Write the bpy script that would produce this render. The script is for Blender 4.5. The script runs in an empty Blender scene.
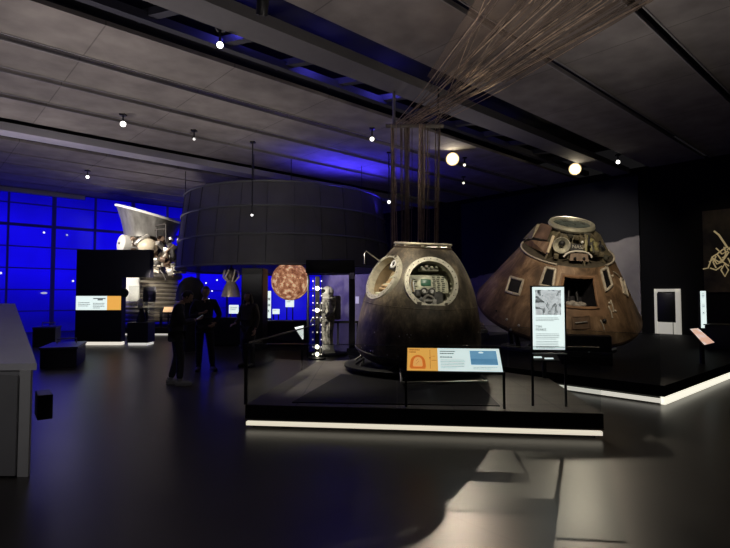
import bpy, bmesh, math, random
from mathutils import Vector, Matrix
PI = math.pi
rnd = random.Random(7)
SC = bpy.context.scene
COL = SC.collection
FPX, CX, CY, EYE = 510.0, 365.0, 274.0, 1.6
PITCH = math.atan(22/510)
CU, SU = math.cos(math.radians(42)), math.sin(math.radians(42))
HALL = math.radians(42)

# ------------------------------------------------------------------ helpers
def ray(px, py):
    a = (px-CX)/FPX; b = (CY-py)/FPX
    return Vector((a, math.cos(PITCH)-b*math.sin(PITCH), math.sin(PITCH)+b*math.cos(PITCH)))
def at(px, py, Y):
    r = ray(px, py); t = Y/r.y
    return Vector((r.x*t, Y, EYE+r.z*t))
def ground(px, py, z=0.0):
    r = ray(px, py); t = (z-EYE)/r.z
    return Vector((r.x*t, r.y*t, z))
def W(u, v, z=0.0):
    return Vector((u*CU-v*SU, u*SU+v*CU, z))
def UV(p):
    return p.x*CU+p.y*SU, -p.x*SU+p.y*CU

class MB:
    def __init__(s): s.bm = bmesh.new()
    def box(s, c, size, rot=None, bev=0.0):
        M = Matrix.Translation(Vector(c))
        if rot is not None: M = M @ (rot.to_4x4() if not isinstance(rot, Matrix) or len(rot) == 3 else rot)
        M = M @ Matrix.Diagonal((size[0], size[1], size[2], 1))
        r = bmesh.ops.create_cube(s.bm, size=1, matrix=M)
        if bev > 0:
            es = {e for v in r['verts'] for e in v.link_edges}
            bmesh.ops.bevel(s.bm, geom=list(es), offset=bev, segments=2, affect='EDGES', profile=0.5)
        return s
    def face(s, pts):
        s.bm.faces.new([s.bm.verts.new(Vector(p)) for p in pts]); return s
    def prism(s, pts, off):
        off = Vector(off)
        a = [s.bm.verts.new(Vector(p)) for p in pts]; b = [s.bm.verts.new(Vector(p)+off) for p in pts]
        n = len(a)
        s.bm.faces.new(a[::-1]); s.bm.faces.new(b)
        for i in range(n): s.bm.faces.new((a[i], a[(i+1) % n], b[(i+1) % n], b[i]))
        return s
    def tube(s, pts, r, seg=8, caps=True):
        pts = [Vector(p) for p in pts]; n = len(pts)
        rr = r if isinstance(r, (list, tuple)) else [r]*n
        prev = None; rings = []
        for i, p in enumerate(pts):
            d = (pts[min(i+1, n-1)]-pts[max(i-1, 0)]).normalized()
            if prev is None:
                a = d.cross(Vector((0, 0, 1)))
                if a.length < .05: a = d.cross(Vector((1, 0, 0)))
                a.normalize()
            else:
                a = (prev-d*prev.dot(d))
                if a.length < 1e-4: a = d.orthogonal()
                a.normalize()
            prev = a; b = d.cross(a)
            rings.append([s.bm.verts.new(p+(a*math.cos(2*PI*k/seg)+b*math.sin(2*PI*k/seg))*rr[i]) for k in range(seg)])
        for i in range(n-1):
            for k in range(seg):
                s.bm.faces.new((rings[i][k], rings[i][(k+1) % seg], rings[i+1][(k+1) % seg], rings[i+1][k]))
        if caps and seg > 2:
            s.bm.faces.new(rings[0][::-1]); s.bm.faces.new(rings[-1])
        return s
    def lathe(s, prof, seg=48, M=None, a0=0.0, a1=2*PI, caps=False):
        full = abs(a1-a0-2*PI) < 1e-6
        n = seg if full else seg+1
        rings = []
        for r, z in prof:
            if r < 1e-6:
                v = s.bm.verts.new(Vector((0, 0, z))); rings.append([v]*n)
            else:
                rings.append([s.bm.verts.new(Vector((r*math.cos(a0+(a1-a0)*k/seg), r*math.sin(a0+(a1-a0)*k/seg), z))) for k in range(n)])
        vs = set(v for R in rings for v in R)
        for i in range(len(prof)-1):
            for k in range(seg):
                q = (rings[i][k], rings[i][(k+1) % n], rings[i+1][(k+1) % n], rings[i+1][k])
                q2 = []
                for v in q:
                    if v not in q2: q2.append(v)
                if len(q2) > 2:
                    try: s.bm.faces.new(q2)
                    except ValueError: pass
        if M is not None:
            for v in vs: v.co = M @ v.co
        return s
    def torus(s, R, r, M=None, seg=48, sub=8, a0=0.0, a1=2*PI):
        prof = None
        full = abs(a1-a0-2*PI) < 1e-6
        n = seg if full else seg+1
        rings = []
        for k in range(n):
            a = a0+(a1-a0)*k/seg
            rings.append([s.bm.verts.new(Vector(((R+r*math.cos(2*PI*j/sub))*math.cos(a), (R+r*math.cos(2*PI*j/sub))*math.sin(a), r*math.sin(2*PI*j/sub)))) for j in range(sub)])
        for k in range(seg):
            A = rings[k]; B = rings[(k+1) % n]
            for j in range(sub): s.bm.faces.new((A[j], B[j], B[(j+1) % sub], A[(j+1) % sub]))
        if M is not None:
            for R_ in rings:
                for v in R_: v.co = M @ v.co
        return s
    def ball(s, c, r, seg=20, sc=(1, 1, 1), rot=None):
        M = Matrix.Translation(Vector(c))
        if rot is not None: M = M @ rot.to_4x4()
        M = M @ Matrix.Diagonal((r*sc[0], r*sc[1], r*sc[2], 1))
        bmesh.ops.create_uvsphere(s.bm, u_segments=seg, v_segments=max(6, seg//2), radius=1, matrix=M)
        return s
    def grid(s, fn, nu, nv):
        g = [[s.bm.verts.new(Vector(fn(i/nu, j/nv))) for j in range(nv+1)] for i in range(nu+1)]
        for i in range(nu):
            for j in range(nv): s.bm.faces.new((g[i][j], g[i+1][j], g[i+1][j+1], g[i][j+1]))
        return s
    def mesh(s, name, smooth=None):
        bmesh.ops.recalc_face_normals(s.bm, faces=s.bm.faces)
        me = bpy.data.meshes.new(name); s.bm.to_mesh(me); s.bm.free()
        if smooth is not None:
            me.polygons.foreach_set('use_smooth', [True]*len(me.polygons))
            try: me.set_sharp_from_angle(angle=math.radians(smooth))
            except Exception: pass
        return me

def link(name, me, m, parent=None, loc=None, rot=None):
    o = bpy.data.objects.new(name, me); COL.objects.link(o)
    if m is not None: o.data.materials.append(m)
    if parent is not None: o.parent = parent
    if loc is not None: o.location = loc
    if rot is not None: o.rotation_euler = rot
    return o
def part(name, mb, m, parent, smooth=35, label=None, kind=None):
    o = link(name, mb.mesh(name, smooth) if isinstance(mb, MB) else mb, m, parent)
    if label: o['label'] = label
    if kind: o['kind'] = kind
    return o
def thing(name, label, cat, loc=(0, 0, 0), rot=(0, 0, 0), group=None):
    o = bpy.data.objects.new(name, None); COL.objects.link(o)
    o.location = loc; o.rotation_euler = rot; o.empty_display_size = .1
    o['label'] = label; o['category'] = cat
    if group: o['group'] = group
    return o
def solo(name, mb, m, label, cat, loc=(0, 0, 0), rot=(0, 0, 0), group=None, smooth=35):
    o = link(name, mb.mesh(name, smooth), m, None, loc, rot)
    o['label'] = label; o['category'] = cat
    if group: o['group'] = group
    return o
def struct(name, mb, m, rotz=0.0, parent=None, loc=(0, 0, 0), smooth=30):
    o = link(name, mb.mesh(name, smooth), m, parent, loc, (0, 0, rotz))
    if parent is None: o['kind'] = 'structure'
    return o
def dup(root, loc, rot=None, label=None):
    r = root.copy(); COL.objects.link(r); r.location = loc
    if rot is not None: r.rotation_euler = rot
    if label: r['label'] = label
    for ch in [o for o in root.children]:
        c = ch.copy(); COL.objects.link(c); c.parent = r
        for g in list(ch.children):
            d = g.copy(); COL.objects.link(d); d.parent = c
    return r

# ------------------------------------------------------------------ materials
def mat(name, col, rough=.6, metal=0.0, var=0.0, scale=6.0, emit=0.0, ecol=None, bump=0.0, spec=.5, rvar=0.0, stretch=(1, 1, 1)):
    m = bpy.data.materials.new(name); m.use_nodes = True
    nt = m.node_tree; N = nt.nodes; L = nt.links
    b = N['Principled BSDF']
    b.inputs['Base Color'].default_value = (*col, 1); b.inputs['Roughness'].default_value = rough
    b.inputs['Metallic'].default_value = metal; b.inputs['Specular IOR Level'].default_value = spec
    tc = N.new('ShaderNodeTexCoord'); mp = N.new('ShaderNodeMapping'); mp.inputs['Scale'].default_value = stretch
    L.new(tc.outputs['Object'], mp.inputs['Vector'])
    nz = N.new('ShaderNodeTexNoise'); nz.inputs['Scale'].default_value = scale; nz.inputs['Detail'].default_value = 5
    L.new(mp.outputs['Vector'], nz.inputs['Vector'])
    if var > 0 or True:
        cr = N.new('ShaderNodeValToRGB')
        v = max(var, .03)
        cr.color_ramp.elements[0].position = .3; cr.color_ramp.elements[1].position = .7
        cr.color_ramp.elements[0].color = (*[max(0, c*(1-v)) for c in col], 1)
        cr.color_ramp.elements[1].color = (*[min(1, c*(1+v)) for c in col], 1)
        L.new(nz.outputs['Fac'], cr.inputs['Fac']); L.new(cr.outputs['Color'], b.inputs['Base Color'])
    if rvar > 0:
        mr = N.new('ShaderNodeMapRange'); mr.inputs['To Min'].default_value = max(.02, rough-rvar); mr.inputs['To Max'].default_value = rough+rvar
        L.new(nz.outputs['Fac'], mr.inputs['Value']); L.new(mr.outputs['Result'], b.inputs['Roughness'])
    if bump > 0:
        bp = N.new('ShaderNodeBump'); bp.inputs['Strength'].default_value = bump; bp.inputs['Distance'].default_value = .02
        L.new(nz.outputs['Fac'], bp.inputs['Height']); L.new(bp.outputs['Normal'], b.inputs['Normal'])
    if emit > 0:
        b.inputs['Emission Color'].default_value = (*(ecol or col), 1); b.inputs['Emission Strength'].default_value = emit
    return m
def ramp_mat(name, stops, scale=3.0, rough=.6, metal=0.0, emit=0.0, detail=8, stretch=(1, 1, 1), distort=0.0, bump=0.0, rrough=.6):
    m = mat(name, stops[0][1], rough, metal)
    nt = m.node_tree; N = nt.nodes
    b = N['Principled BSDF']
    cr = [n for n in N if n.type == 'VALTORGB'][0]; nz = [n for n in N if n.type == 'TEX_NOISE'][0]
    nz.inputs['Scale'].default_value = scale; nz.inputs['Detail'].default_value = detail; nz.inputs['Distortion'].default_value = distort
    nz.inputs['Roughness'].default_value = rrough
    [n for n in N if n.type == 'MAPPING'][0].inputs['Scale'].default_value = stretch
    e = cr.color_ramp.elements
    while len(e) > 1: e.remove(e[-1])
    e[0].position = stops[0][0]; e[0].color = (*stops[0][1], 1)
    for p, c in stops[1:]:
        k = e.new(p); k.color = (*c, 1)
    if emit > 0:
        nt.links.new(cr.outputs['Color'], b.inputs['Emission Color']); b.inputs['Emission Strength'].default_value = emit
    if bump > 0:
        bp = N.new('ShaderNodeBump'); bp.inputs['Strength'].default_value = bump; bp.inputs['Distance'].default_value = .03
        nt.links.new(nz.outputs['Fac'], bp.inputs['Height']); nt.links.new(bp.outputs['Normal'], b.inputs['Normal'])
    return m
def seams(m, bw, rh, mortar, dark=.4, offset=0.0):
    """multiply a brick seam pattern into the base colour (object coordinates x,y)"""
    nt = m.node_tree; N = nt.nodes; L = nt.links; b = N['Principled BSDF']
    src = b.inputs['Base Color'].links[0].from_socket
    tc = [n for n in N if n.type == 'TEX_COORD'][0]
    br = N.new('ShaderNodeTexBrick'); br.inputs['Scale'].default_value = 1
    br.inputs['Brick Width'].default_value = bw; br.inputs['Row Height'].default_value = rh
    br.inputs['Mortar Size'].default_value = mortar; br.offset = offset
    br.inputs['Color1'].default_value = (1, 1, 1, 1); br.inputs['Color2'].default_value = (.93, .93, .93, 1); br.inputs['Mortar'].default_value = (dark, dark, dark, 1)
    L.new(tc.outputs['Object'], br.inputs['Vector'])
    mx = N.new('ShaderNodeMix'); mx.data_type = 'RGBA'; mx.blend_type = 'MULTIPLY'; mx.inputs['Factor'].default_value = 1
    L.new(src, mx.inputs['A']); L.new(br.outputs['Color'], mx.inputs['B']); L.new(mx.outputs['Result'], b.inputs['Base Color'])
    return m
def glass(name, tint=(.93, .95, .95), refl=.5):
    m = bpy.data.materials.new(name); m.use_nodes = True
    nt = m.node_tree; N = nt.nodes; L = nt.links
    N.remove(N['Principled BSDF']); out = N['Material Output']
    t = N.new('ShaderNodeBsdfTransparent'); t.inputs['Color'].default_value = (*tint, 1)
    g = N.new('ShaderNodeBsdfGlossy'); g.inputs['Roughness'].default_value = .03; g.inputs['Color'].default_value = (refl, refl, refl, 1)
    lw = N.new('ShaderNodeLayerWeight'); lw.inputs['Blend'].default_value = .5
    pw = N.new('ShaderNodeMath'); pw.operation = 'POWER'; pw.inputs[1].default_value = 4.5; L.new(lw.outputs['Facing'], pw.inputs[0])
    f = N.new('ShaderNodeMath'); f.operation = 'MULTIPLY_ADD'; f.inputs[1].default_value = .8; f.inputs[2].default_value = .025; L.new(pw.outputs[0], f.inputs[0])
    mx = N.new('ShaderNodeMixShader')
    L.new(f.outputs[0], mx.inputs['Fac']); L.new(t.outputs['BSDF'], mx.inputs[1]); L.new(g.outputs['BSDF'], mx.inputs[2])
    L.new(mx.outputs['Shader'], out.inputs['Surface'])
    return m
def sheer(m, alpha):
    m.node_tree.nodes['Principled BSDF'].inputs['Alpha'].default_value = alpha
    return m

M_floor = seams(mat('floor_polished_concrete', (.027, .0245, .022), .33, 0, .22, 1.2, rvar=.03, spec=.5), 3.0, 3.0, .006, .55)
M_ceil = seams(mat('ceiling_perforated_panel', (.32, .29, .275), .85, 0, .22, 1.6), 2.4, 50, .012, .6)
M_ceil_dark = mat('ceiling_void', (.012, .012, .014), .9)
M_beam = mat('ceiling_beam_grey', (.62, .60, .68), .6, 0, .08, 1)
M_black = mat('matt_black', (.010, .010, .012), .55)
M_black2 = mat('satin_black_metal', (.014, .014, .016), .35)
M_deck_top = seams(mat('deck_grey_tile', (.115, .100, .085), .50, 0, .25, 3.0), .62, .62, .007, .3)
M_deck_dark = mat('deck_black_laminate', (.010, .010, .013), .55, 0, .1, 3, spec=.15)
M_fascia = mat('deck_fascia_black', (.012, .011, .011), .5)
M_led = mat('led_strip_warm_white', (.9, .88, .8), .5, emit=.75, ecol=(1, .91, .72))
M_led_soft = mat('led_strip_soft', (.9, .88, .8), .5, emit=.62, ecol=(1, .95, .82))
M_glass = glass('clear_glass', (.90, .92, .92), .55)
M_glass_edge = mat('glass_edge', (.10, .12, .12), .2)
M_wall = mat('wall_black_paint', (.006, .006, .007), .8, 0, .15, 1, spec=.2)
M_wall2 = mat('wall_dark_purple_plaster', (.23, .21, .27), .8, 0, .2, 2)
M_white = mat('white_paint', (.75, .74, .72), .5, 0, .04)
M_grey = mat('grey_laminate', (.22, .22, .23), .45, 0, .06, 2)
M_greyl = mat('light_grey_laminate', (.42, .42, .44), .4, 0, .06, 2)
M_steel = mat('brushed_steel', (.55, .53, .5), .35, 1.0, .12, 8)
M_alu = mat('cream_aluminium_ring', (.62, .56, .42), .42, .55, .2, 12)
M_tan = mat('tan_webbing', (.52, .36, .20), .7, 0, .25, 14)
M_cream = mat('cream_panel_paint', (.60, .60, .44), .5, 0, .16, 20)

# ------------------------------------------------------------------ camera
cam = bpy.data.cameras.new('camera'); co = bpy.data.objects.new('camera', cam); COL.objects.link(co)
cam.sensor_fit = 'HORIZONTAL'; cam.sensor_width = 36; cam.lens = FPX/730*36; cam.clip_end = 200
co.location = (0, 0, EYE); co.rotation_euler = (PI/2+PITCH, 0, 0)
SC.camera = co
SC.view_settings.view_transform = 'Standard'; SC.view_settings.look = 'None'
SC.view_settings.exposure = 0; SC.view_settings.gamma = 1
wd = bpy.data.worlds.new('dark_hall'); SC.world = wd; wd.use_nodes = True
wd.node_tree.nodes['Background'].inputs['Color'].default_value = (.5, .47, .5, 1)
wd.node_tree.nodes['Background'].inputs['Strength'].default_value = .012

def lamp(kind, loc, target, power, col=(1, .93, .82), size=.1, angle=60, blend=.5, sx=None):
    d = bpy.data.lights.new('lamp', kind); d.energy = power; d.color = col
    o = bpy.data.objects.new(kind.lower()+'_lamp', d); COL.objects.link(o); o.location = loc
    if kind == 'SPOT':
        d.spot_size = math.radians(angle); d.spot_blend = blend; d.shadow_soft_size = size
    elif kind == 'AREA':
        d.size = size
        if sx: d.shape = 'RECTANGLE'; d.size_y = sx
    else: d.shadow_soft_size = size
    if target is not None:
        o.rotation_euler = (Vector(target)-Vector(loc)).to_track_quat('-Z', 'Y').to_euler()
    return o

# ------------------------------------------------------------------ the hall
H = 6.2
struct('floor', MB().box((-2.7, 5, -.1), (45, 62, .2)), M_floor, HALL)
# ceiling: strips running along the slots (object axes turned to the hall)
U0, U1 = -22, 19.7
cm = MB()
for a, b in ((-14, -4.4), (-4.3, -2.6), (-2.5, -.8), (-.7, 1.0), (1.1, 2.92), (3.08, 4.76), (4.94, 6.6), (9.25, 10.72), (11.0, 12.30), (12.58, 13.92), (14.2, 15.9),
             (18.1, 19.6), (19.74, 21.2), (21.34, 22.9), (23.04, 24.4), (24.54, 26)):
    cm.box(((U0+U1)/2, (a+b)/2, H+.04), (U1-U0, b-a, .08))
struct('ceiling', cm, M_ceil, HALL)
struct('trim_1', MB().box(((U0+U1)/2, 6, H+1.0), (U1-U0, 40, .1)), M_ceil_dark, HALL)
struct('trim_2', MB().box(((U0+U1)/2, 16.75, H-.06), (U1-U0, .62, .22)), M_beam, HALL)
struct('trim_3', MB().box(((U0+U1)/2, 7.62, H+.02), (U1-U0, .62, .2)), mat('ceiling_edge_strip', (.22, .21, .22), .8), HALL)
tm = MB()
for v in (2.92, 3.08, 4.76, 4.94, 10.72, 11.0, 12.30, 12.58, 13.92, 14.2):
    tm.box(((U0+U1)/2, v, H-.008), (U1-U0, .025, .03))
struct('trim_4', tm, mat('slot_edge_metal', (.36, .34, .35), .5), HALL)
# services in the open ceiling gap: long ducts, cross braces, emissive panels for the blue wash
tm = MB()
tm.box((0, 9.02, H+.25), (40, .16, .16)); tm.box((0, 8.15, H+.4), (40, .12, .25))
for k in range(-6, 14):
    tm.box((k*1.42+.4, 8.6, H+.32), (.16, 1.5, .14), Matrix.Rotation(math.radians(28), 3, 'Z'))
struct('trim_5', tm, mat('gap_braces', (.06, .06, .09), .6), HALL)
M_bluewash = mat('painted_blue_wash', (.02, .02, .2), .6, emit=.55, ecol=(.02, .02, .75))  # emission stands in for blue light falling on the ceiling void
tm = MB()
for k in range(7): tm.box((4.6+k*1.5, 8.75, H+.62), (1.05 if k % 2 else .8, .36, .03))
struct('trim_6', tm, M_bluewash, HALL)
struct('trim_7', MB().box((-8, 25.93, H-.10), (28, .12, .18)), mat('window_head_trim', (.5, .5, .6), .5), HALL)

# blue night window wall (v = 26)
struct('wall_left', MB().box((-1, 26.35, 3.1), (42, .1, 6.4)), M_black, HALL)
mb_ = bpy.data.materials.new('blue_lit_glass'); mb_.use_nodes = True
N = mb_.node_tree.nodes; L = mb_.node_tree.links; b = N['Principled BSDF']
b.inputs['Base Color'].default_value = (.002, .002, .05, 1); b.inputs['Roughness'].default_value = .25
tc = N.new('ShaderNodeTexCoord'); nz = N.new('ShaderNodeTexNoise'); nz.inputs['Scale'].default_value = .35; nz.inputs['Detail'].default_value = 3
L.new(tc.outputs['Object'], nz.inputs['Vector'])
sp = N.new('ShaderNodeSeparateXYZ'); L.new(tc.outputs['Object'], sp.inputs[0])
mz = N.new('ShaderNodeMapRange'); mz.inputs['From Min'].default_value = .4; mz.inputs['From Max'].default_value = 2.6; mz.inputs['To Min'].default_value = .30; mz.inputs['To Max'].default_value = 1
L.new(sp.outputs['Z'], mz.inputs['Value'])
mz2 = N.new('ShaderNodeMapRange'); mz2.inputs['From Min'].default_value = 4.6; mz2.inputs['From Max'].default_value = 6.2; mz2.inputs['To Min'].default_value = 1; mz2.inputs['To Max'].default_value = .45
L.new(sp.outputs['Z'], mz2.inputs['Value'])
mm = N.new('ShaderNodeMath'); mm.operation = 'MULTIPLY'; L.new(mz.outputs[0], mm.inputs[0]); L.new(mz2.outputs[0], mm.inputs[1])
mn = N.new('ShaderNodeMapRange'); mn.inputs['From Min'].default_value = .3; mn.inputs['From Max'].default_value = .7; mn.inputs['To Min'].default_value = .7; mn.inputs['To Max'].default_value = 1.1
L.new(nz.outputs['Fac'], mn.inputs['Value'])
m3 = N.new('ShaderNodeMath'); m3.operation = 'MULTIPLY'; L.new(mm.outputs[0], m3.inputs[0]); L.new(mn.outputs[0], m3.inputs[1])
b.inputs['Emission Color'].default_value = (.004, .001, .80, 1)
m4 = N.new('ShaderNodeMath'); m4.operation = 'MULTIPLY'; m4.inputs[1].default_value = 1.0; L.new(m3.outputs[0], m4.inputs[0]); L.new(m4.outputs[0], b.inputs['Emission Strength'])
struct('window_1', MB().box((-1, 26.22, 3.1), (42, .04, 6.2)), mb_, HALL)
M_mull = mat('mullion_dark_blue', (.006, .006, .06), .5, emit=.05, ecol=(.03, .02, .8))
wm = MB()
u54 = UV(at(54, 240, 1))
def u_on_wall(px, v=26.0):
    r = ray(px, 240); du, dv = UV(r); return du*v/dv
us = [u_on_wall(8.7), u_on_wall(54), u_on_wall(96)]
st = (us[2]-us[0])/2
for k in range(-8, 9):
    wm.box((us[1]+k*st, 26.1, 3.1), (.07 if k % 2 else .15, .14, 6.2))
for i in range(7):
    wm.box((-1, 26.12, .02+.93*i), (42, .10, (.12 if i == 5 else .045)))
struct('trim_8', wm, M_mull, HALL)
# end wall: dark, with plaster bay at the far corner and lunar mural
struct('wall_back', MB().box((19.9, 6, 3.1), (.2, 40.4, 6.4)), M_wall, HALL)
bw = MB()
bw.box((19.72, 23.2, 1.9), (.12, 5.4, 3.8))
struct('wall_right', bw, seams(mat('purple_block_wall', (.30, .27, .33), .8, 0, .15, 3), .5, 50, .01, .6), HALL)
# the lunar mural: a flat printed wall, grey hill under black sky
mu = bpy.data.materials.new('lunar_mural_print'); mu.use_nodes = True
N = mu.node_tree.nodes; L = mu.node_tree.links; b = N['Principled BSDF']; b.inputs['Roughness'].default_value = .7
tc = N.new('ShaderNodeTexCoord'); sp = N.new('ShaderNodeSeparateXYZ'); L.new(tc.outputs['Object'], sp.inputs[0])
nz = N.new('ShaderNodeTexNoise'); nz.inputs['Scale'].default_value = 1.1; nz.inputs['Detail'].default_value = 7; L.new(tc.outputs['Object'], nz.inputs['Vector'])
# hill line z = 3.95 - .20*(v-6.8)  (v runs along object Y)
ml = N.new('ShaderNodeMath'); ml.operation = 'MULTIPLY_ADD'; ml.inputs[1].default_value = .185; L.new(sp.outputs['Y'], ml.inputs[0])
L.new(sp.outputs['Z'], ml.inputs[2])
n2 = N.new('ShaderNodeMath'); n2.operation = 'MULTIPLY_ADD'; n2.inputs[1].default_value = .35; L.new(nz.outputs['Fac'], n2.inputs[0]); L.new(ml.outputs[0], n2.inputs[2])
gt = N.new('ShaderNodeMapRange'); gt.inputs['From Min'].default_value = 5.28; gt.inputs['From Max'].default_value = 5.33; L.new(n2.outputs[0], gt.inputs['Value'])
cr = N.new('ShaderNodeValToRGB'); cr.color_ramp.elements[0].position = .35; cr.color_ramp.elements[1].position = .7
cr.color_ramp.elements[0].color = (.30, .275, .265, 1); cr.color_ramp.elements[1].color = (.46, .42, .38, 1); L.new(nz.outputs['Fac'], cr.inputs['Fac'])
mx = N.new('ShaderNodeMix'); mx.data_type = 'RGBA'; L.new(gt.outputs[0], mx.inputs['Factor']); L.new(cr.outputs['Color'], mx.inputs['A']); mx.inputs['B'].default_value = (.012, .013, .017, 1)
L.new(mx.outputs['Result'], b.inputs['Base Color'])
vA = UV(ray(638, 240)); vA = vA[1]*19.6/vA[0]
mo = solo('lunar_mural', MB().box((19.76, (vA+15.0)/2, 3.0), (.06, 15.0-vA, 6.0)), mu, 'huge wall mural of a grey lunar hill under black sky behind the cone capsule', 'mural', (0, 0, 0), (0, 0, HALL))

# ------------------------------------------------------------------ SOYUZ-LIKE DECK (left platform)
A = ground(245, 429); B = ground(604, 440)
DK = .29
dA = Vector((A.x, A.y, 0)); dB = Vector((B.x, B.y, 0))
fr = (dB-dA).normalized(); bk = Vector((-fr.y, fr.x, 0))
dC = dB+bk*2.45; dD = Vector((.95, 10.75, 0)); dE = dA+bk*4.1
deck_pts = [dA, dB, dC, dD, dE]
t = thing('exhibit_platform', 'low black platform with glowing front edge under the dark bell-shaped capsule', 'platform', dA)
def shrink(pts, d):
    c = sum(pts, Vector())/len(pts); return [p+(c-p).normalized()*d for p in pts]
loc = [p-dA for p in deck_pts]
part('base', MB().prism([p for p in shrink(loc, .10)], (0, 0, .13)), M_fascia, t, 20)
part('fascia', MB().prism([p+Vector((0, 0, .13)) for p in loc], (0, 0, DK-.135)), M_fascia, t, 20)
part('deck_surface', MB().prism([p+Vector((0, 0, DK-.005)) for p in shrink(loc, .012)], (0, 0, .006)), M_deck_top, t, 20, 'grey tiled deck top')
ls = MB(); a = loc[0]; b_ = loc[1]
ang = math.atan2(fr.y, fr.x); Rz = Matrix.Rotation(ang, 3, 'Z')
ls.box((a+b_)/2+Vector((0, 0, .065))-bk*(-.035), ((b_-a).length-.02, .06, .042), Rz)
part('light_strip', ls, M_led, t, 20, 'glowing white strip along the foot of the platform')
part('strip_lip', MB().box((a+b_)/2+Vector((0, 0, .122)), ((b_-a).length, .05, .012), Rz), mat('alu_lip', (.5, .48, .44), .3, 1), t, 20)

# dark inner plinth under the capsule
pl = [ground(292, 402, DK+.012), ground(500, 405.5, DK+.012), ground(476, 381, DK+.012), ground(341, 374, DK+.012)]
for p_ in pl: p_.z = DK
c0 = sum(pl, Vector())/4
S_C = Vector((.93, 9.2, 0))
pl[2] = pl[2]; 
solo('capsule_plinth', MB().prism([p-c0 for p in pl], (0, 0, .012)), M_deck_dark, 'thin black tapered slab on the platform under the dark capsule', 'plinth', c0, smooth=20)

# glass barrier around the platform
gb = thing('glass_barrier', 'waist-high clear glass barrier round the front and left of the dark capsule platform', 'barrier', dA+Vector((0, 0, DK)))
zt = 1.02-DK
def pane(p, q, name='glass_panel'):
    p = Vector(p); q = Vector(q); d = (q-p); an = math.atan2(d.y, d.x)
    o = part(name, MB().box((p+q)/2+Vector((0, 0, zt/2)), (d.length, .016, zt), Matrix.Rotation(an, 3, 'Z')), M_glass, gb, 20)
    e = MB()
    e.box((p+q)/2+Vector((0, 0, zt+.002)), (d.length, .016, .006), Matrix.Rotation(an, 3, 'Z'))
    part('edge', e, M_glass_edge, o, 20)
ins = .02
f0 = loc[0]+fr*ins+bk*ins; f1 = loc[1]-fr*ins+bk*ins; l1 = loc[4]+fr*ins-bk*.1
for p in (f0, f1, l1): p.z = 0
k3 = (f1-f0)
pane(f0, f0+k3*.44); pane(f0+k3*.445, f1)
pane(f0+bk*.03, l1)
part('rail', MB().tube([f0+Vector((0, 0, zt+.01)), l1+Vector((0, 0, zt+.01))], .012, 6), M_black2, gb, 30, 'thin dark rail along the left glass')
part('corner_post', MB().box(f0+Vector((-.02, 0, zt/2)), (.035, .035, zt), Rz), M_black2, gb, 20)

# bars standing for unreadable print
def lines(mb, org, ux, uy, x0, x1, y0, n, step, h, rr, off, gap=True):
    """rows of small word-length bars on a panel plane (org + ux*x + uy*y + normal*off)"""
    nrm = ux.cross(uy).normalized()
    for i in range(n):
        x = x0; end = x1 if i < n-1 else x0+(x1-x0)*rr.uniform(.5, .9)
        end -= rr.uniform(0, .07)*(x1-x0)
        while x < end:
            w = min(rr.uniform(.05, .13)*(x1-x0), end-x)
            y = y0-i*step
            P = lambda a, b: org+ux*a+uy*b+nrm*off
            mb.face([P(x, y), P(x+w, y), P(x+w, y-h), P(x, y-h)])
            x += w+.018*(x1-x0)
def rect(mb, org, ux, uy, x0, x1, y0, y1, off, th=0):
    nrm = ux.cross(uy).normalized(); P = lambda a, b: org+ux*a+uy*b+nrm*off
    mb.face([P(x0, y0), P(x1, y0), P(x1, y1), P(x0, y1)])
def text_mesh(txt, size, M, spacing=1.0, line=1.0):
    cu = bpy.data.curves.new('t', 'FONT'); cu.body = txt; cu.size = size; cu.space_line = line; cu.extrude = .0006; cu.resolution_u = 3
    o = bpy.data.objects.new('t', cu); COL.objects.link(o)
    bpy.context.view_layer.update()
    me = bpy.data.meshes.new_from_object(o.evaluated_get(bpy.context.evaluated_depsgraph_get()))
    bpy.data.objects.remove(o); bpy.data.curves.remove(cu)
    me.materials.clear()
    me.transform(M); return me
def plane_M(org, ux, uy, off):
    n = ux.cross(uy).normalized(); p = org+n*off
    return Matrix(((ux.x, uy.x, n.x, p.x), (ux.y, uy.y, n.y, p.y), (ux.z, uy.z, n.z, p.z), (0, 0, 0, 1)))

M_lit_white = mat('lit_panel_white', (.8, .85, .85), .5, emit=.92, ecol=(.86, 1.0, .97))
M_lit_orange = mat('lit_panel_orange', (.8, .4, .08), .5, emit=.80, ecol=(1.0, .50, .10))
M_lit_orange2 = mat('lit_panel_dark_orange', (.7, .2, .03), .5, emit=.7, ecol=(.90, .22, .03))
M_lit_sky = ramp_mat('lit_photo_sky', [(.3, (.13, .36, .60)), (.7, (.30, .55, .74))], .9, .5, emit=.75, stretch=(1, 1, 5))
M_lit_sea = ramp_mat('lit_photo_sea', [(.3, (.10, .30, .52)), (.7, (.18, .42, .64))], 2.0, .5, emit=.7, stretch=(1, 1, 5))
M_print = mat('print_grey', (.18, .20, .21), .6, emit=.16, ecol=(.9, 1, 1))
M_print_o = mat('print_brown', (.3, .12, .02), .6, emit=.4, ecol=(.8, .28, .05))

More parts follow.
